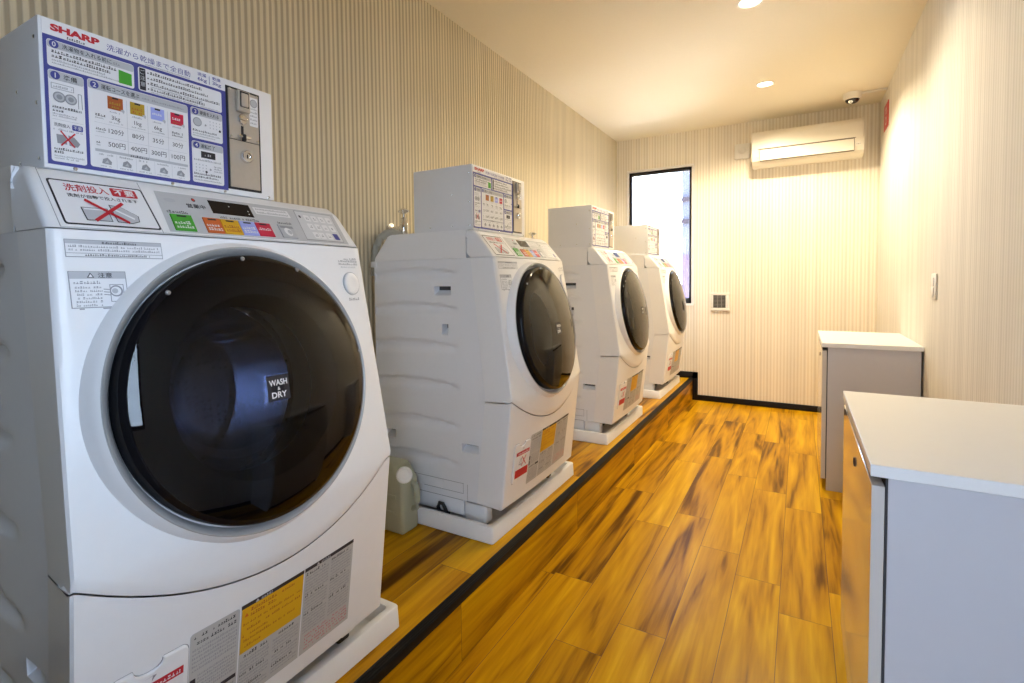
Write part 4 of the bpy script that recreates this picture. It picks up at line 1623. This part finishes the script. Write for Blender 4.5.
mb.tube([(0.122, 0.012, 0.175), (0.140, 0.012, 0.168), (0.145, 0.012, 0.145), (0.145, 0.012, 0.110), (0.140, 0.012, 0.088), (0.122, 0.012, 0.080)], [0.010, 0.011, 0.011, 0.011, 0.011, 0.010], 'jug_plastic', 14)
mb.build('handle', jr)

# ------------------------------------------------------------------ low cabinets on the right
def make_cabinet(x0):
    """Local frame: x from the room side to the wall, y along the wall, near end at 0."""
    L, TOP = 0.690, 0.762
    D = XR - x0 - 0.002
    r = empty('storage_cabinet', (0, 0, 0))
    mb = MB()
    mb.box((0.027, 0.0, 0.0), (D - 0.008, 0.018, TOP - 0.0225), 'cabinet_laminate', 0.0008, 1)
    mb.box((0.027, L - 0.018, 0.0), (D - 0.008, L, TOP - 0.0225), 'cabinet_laminate', 0.0008, 1)
    mb.box((0.030, 0.018, 0.055), (D - 0.02, L - 0.018, 0.073), 'cabinet_laminate')
    mb.box((D - 0.02, 0.018, 0.0), (D - 0.012, L - 0.018, TOP - 0.0225), 'cabinet_laminate')
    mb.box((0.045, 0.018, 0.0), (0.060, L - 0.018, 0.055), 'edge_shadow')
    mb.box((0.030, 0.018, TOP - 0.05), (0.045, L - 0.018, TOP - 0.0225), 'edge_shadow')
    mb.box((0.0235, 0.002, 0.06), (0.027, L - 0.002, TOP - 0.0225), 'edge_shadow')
    mb.build('carcass', r)
    MB().box((0.0, -0.006, TOP - 0.0220), (D, L + 0.004, TOP), 'worktop_white', 0.0012, 1).build('worktop', r)
    d = MB().box((0.003, 0.001, 0.058), (0.0225, L - 0.002, TOP - 0.040), 'cabinet_door', 0.001, 1).build('door', r)
    mb = MB()
    mb.lathe([(0.011, -0.001), (0.011, 0.002), (0.009, 0.003), (0.0085, 0.0015), (0.0005, 0.0015)], 'lock_brown', (0.003, L * 0.47, TOP - 0.098), (-1, 0, 0), n=24)
    mb.box((-0.0002, L * 0.47 - 0.001, TOP - 0.103), (0.0016, L * 0.47 + 0.001, TOP - 0.093), 'print_black')
    mb.build('lock', d)
    for y in (0.06, L - 0.06):
        MB().box((0.006, y - 0.012, TOP - 0.041), (0.040, y + 0.012, TOP - 0.023), 'black_matte', 0.003).build('hinge', r)
    return r


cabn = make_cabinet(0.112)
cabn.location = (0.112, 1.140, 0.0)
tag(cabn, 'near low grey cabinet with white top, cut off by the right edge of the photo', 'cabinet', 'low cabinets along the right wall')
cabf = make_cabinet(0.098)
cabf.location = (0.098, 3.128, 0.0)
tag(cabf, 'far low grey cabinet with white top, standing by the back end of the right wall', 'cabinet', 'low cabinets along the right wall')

# ------------------------------------------------------------------ air conditioner
ar = empty('air_conditioner', (-0.350, YB, 2.005))
tag(ar, 'white wall-mounted air conditioner high on the back wall', 'air conditioner')
AW, AH = 0.742, 0.268
prof = [(0.0, 0.0), (0.0, AH), (-0.165, AH), (-0.195, AH - 0.008), (-0.212, AH - 0.035), (-0.216, 0.105), (-0.210, 0.060), (-0.196, 0.030), (-0.165, 0.008), (-0.11, -0.006), (-0.04, -0.004)]
mb = MB()
for x in (0.0, AW):
    mb.add([(x, a, b) for a, b in prof], [tuple(range(len(prof))) if x else tuple(reversed(range(len(prof))))], 'ac_white')
n = len(prof)
for i in range(n):
    (a, b), (c2, d) = prof[i], prof[(i + 1) % n]
    mb.add([(0, a, b), (AW, a, b), (AW, c2, d), (0, c2, d)], [(0, 1, 2, 3)], 'ac_white', True)
mb.build('housing', ar, 30)
mb = MB()                                                          # front cover, a shallow bowed plate
rows = []
for i in range(9):
    z = 0.122 + (AH - 0.010 - 0.122) * i / 8
    y = interp(z, [0.105, AH - 0.035, AH - 0.008, AH], [-0.218, -0.2145, -0.200, -0.19])
    rows.append([(0.004, y + 0.006, z), (0.007, y - 0.002, z), (AW - 0.007, y - 0.002, z), (AW - 0.004, y + 0.006, z)])
mb.grid(rows, 'ac_white', True)
mb.build('front_cover', ar, 30)
mb = MB()                                                          # louver flap inside a dark slot
mb.box((0.058, -0.2185, 0.026), (AW - 0.058, -0.150, 0.120), 'ac_line', 0.004)
mb.build('outlet_slot', ar)
mb = MB()
rows = []
for i in range(7):
    t = i / 6
    z = 0.029 + 0.083 * t
    y = -0.2195 - 0.0020 * math.sin(math.pi * (0.2 + 0.6 * t))
    rows.append([(0.062, y, z), (AW - 0.062, y, z)])
mb.grid(rows, 'ac_white', True)
fl = mb.build('louver', ar)
MB().box((0.045, -0.2195, 0.118), (AW - 0.050, -0.214, 0.1215), 'ac_line').build('cover_gap', ar)
mb = MB()
mb.box((0.095, -0.2172, 0.190), (0.145, -0.2155, 0.197), 'print_white', 0.0006)
mb.build('badge', ar)
mb = MB()
mb.box((AW - 0.050, -0.214, 0.060), (AW - 0.020, -0.206, 0.085), 'fitting_white', 0.002)
for k in range(3):
    mb.box((AW - 0.046 + 0.009 * k, -0.216, 0.069), (AW - 0.042 + 0.009 * k, -0.2135, 0.073), 'ac_line')
mb.build('indicator', ar)
pc = MB()
pc.box((-0.495, YB - 0.030, 2.105), (-0.375, YB, 2.232), 'fitting_white', 0.008, 3)
pc.lathe([(0.030, 0.0), (0.030, 0.004), (0.026, 0.007), (0.0005, 0.008)], 'fitting_white', (-0.438, YB - 0.030, 2.175), (0, -1, 0), n=32)
tag(pc.build('pipe_cover'), 'small pale square pipe cover on the back wall left of the air conditioner', 'pipe cover')

# ------------------------------------------------------------------ small fittings
vr = empty('wall_vent', (-0.674, YB, 0.811))
tag(vr, 'small square white vent with dark grille, low on the back wall right of the window', 'vent')
mb = MB()
vw, vh = 0.150, 0.160
for lo, hi in (((0, -0.020, 0), (vw, 0, 0.026)), ((0, -0.020, vh - 0.024), (vw, 0, vh)), ((0, -0.020, 0.026), (0.016, 0, vh - 0.024)), ((vw - 0.034, -0.020, 0.026), (vw, 0, vh - 0.024))):
    mb.box(lo, hi, 'fitting_white', 0.004)
mb.build('frame', vr)
MB().box((0.016, -0.006, 0.026), (vw - 0.034, -0.001, vh - 0.024), 'grille_dark').build('backing', vr)
mb = MB()
for k in range(9):
    z = 0.030 + 0.0118 * k
    mb.box((0.016, -0.014, z), (vw - 0.034, -0.009, z + 0.0045), 'grille_slat', 0.001)
for x in (0.048, 0.080):
    mb.box((x, -0.016, 0.026), (x + 0.006, -0.008, vh - 0.024), 'grille_slat', 0.001)
mb.build('grille', vr)

sr = empty('light_switch', (XR, 2.887, 0.995))
tag(sr, 'white switch plate on the right wall above the far cabinet', 'switch')
MB().box((-0.008, 0, 0), (0, 0.090, 0.112), 'fitting_white', 0.004).build('plate', sr)
for k in range(2):
    MB().box((-0.012, 0.025, 0.014 + 0.044 * k), (-0.007, 0.065, 0.053 + 0.044 * k), 'casing_white', 0.002).build('rocker', sr)

fs_ = empty('wall_sign', (XR, 4.475, 2.130))
tag(fs_, 'small red sign with white marks high on the right wall', 'sign')
MB().box((-0.004, 0, 0), (0, 0.205, 0.175), 'sign_red', 0.001).build('plate', fs_)
pr = Print(lambda u, w, h: Vector((-0.0046 - h, 0.205 - u, w)))
pr.poly([(0.095, 0.100), (0.118, 0.100), (0.118, 0.130), (0.135, 0.130), (0.106, 0.155), (0.078, 0.130), (0.095, 0.130)], 'print_white')
pr.disc(0.105, 0.055, 0.030, 'print_white', 1)
pr.disc(0.105, 0.055, 0.018, 'sign_red', 2)
pr.mb.build('marks', fs_)

cr = empty('security_camera', (0.305, 4.560, H))
tag(cr, 'white dome security camera with dark lens on the ceiling', 'camera')
MB().lathe([(0.056, 0.0), (0.056, 0.030), (0.052, 0.042), (0.044, 0.047)], 'fitting_white', (0, 0, 0), (0, 0, -1), n=40, up=(1, 0, 0), cap0=True).build('housing', cr)
MB().lathe([(0.044, 0.045), (0.040, 0.057), (0.031, 0.067), (0.018, 0.073), (0.0005, 0.075)], 'camera_smoke', (0, 0, 0), (0, 0, -1), n=40, up=(1, 0, 0)).build('dome', cr)
mb = MB()
mb.lathe([(0.014, 0), (0.014, 0.012), (0.010, 0.014), (0.0005, 0.010)], 'chrome', (-0.010, -0.022, -0.060), (-0.2, -0.7, -0.6), n=20)
mb.build('lens', cr)
tag(MB().box((0.362, 4.553, H - 0.014), (XR - 0.001, 4.573, H), 'fitting_white', 0.003).build('cable_cover'), 'white cable cover across the ceiling between dome camera and right wall', 'cable cover')


# ------------------------------------------------------------------ ceiling downlights
def make_downlight():
    r = empty('downlight', (0, 0, 0))
    MB().lathe([(0.058, 0.0), (0.058, 0.003), (0.052, 0.006), (0.046, 0.003), (0.045, -0.001)], 'casing_white', (0, 0, 0), (0, 0, -1), n=40, up=(1, 0, 0)).build('trim_ring', r)
    MB().lathe([(0.0455, 0.001), (0.03, 0.0025), (0.0005, 0.003)], 'lamp_glow', (0, 0, 0), (0, 0, -1), n=40, up=(1, 0, 0)).build('diffuser', r)
    return r


dl = make_downlight()
SPOTS = ((2.800, 'round ceiling downlight at the top edge of the photo', 0.62), (4.018, 'round ceiling downlight nearer the back wall', 1.85))
for i, (y, lab, k) in enumerate(SPOTS):
    o = dl if i == 0 else copy_tree(dl)
    o.location = (-0.221, y, H)
    tag(o, lab, 'ceiling light', 'ceiling downlights')
    l = bpy.data.lights.new('downlight_beam', 'SPOT')
    l.energy = LAMP * k
    l.color = (1.0, 0.83, 0.57)
    l.spot_size = math.radians(155)
    l.spot_blend = 0.45
    l.shadow_soft_size = 0.045
    lo = bpy.data.objects.new('downlight_beam', l)
    COL.objects.link(lo)
    lo.location = (-0.221, y, H - 0.012)
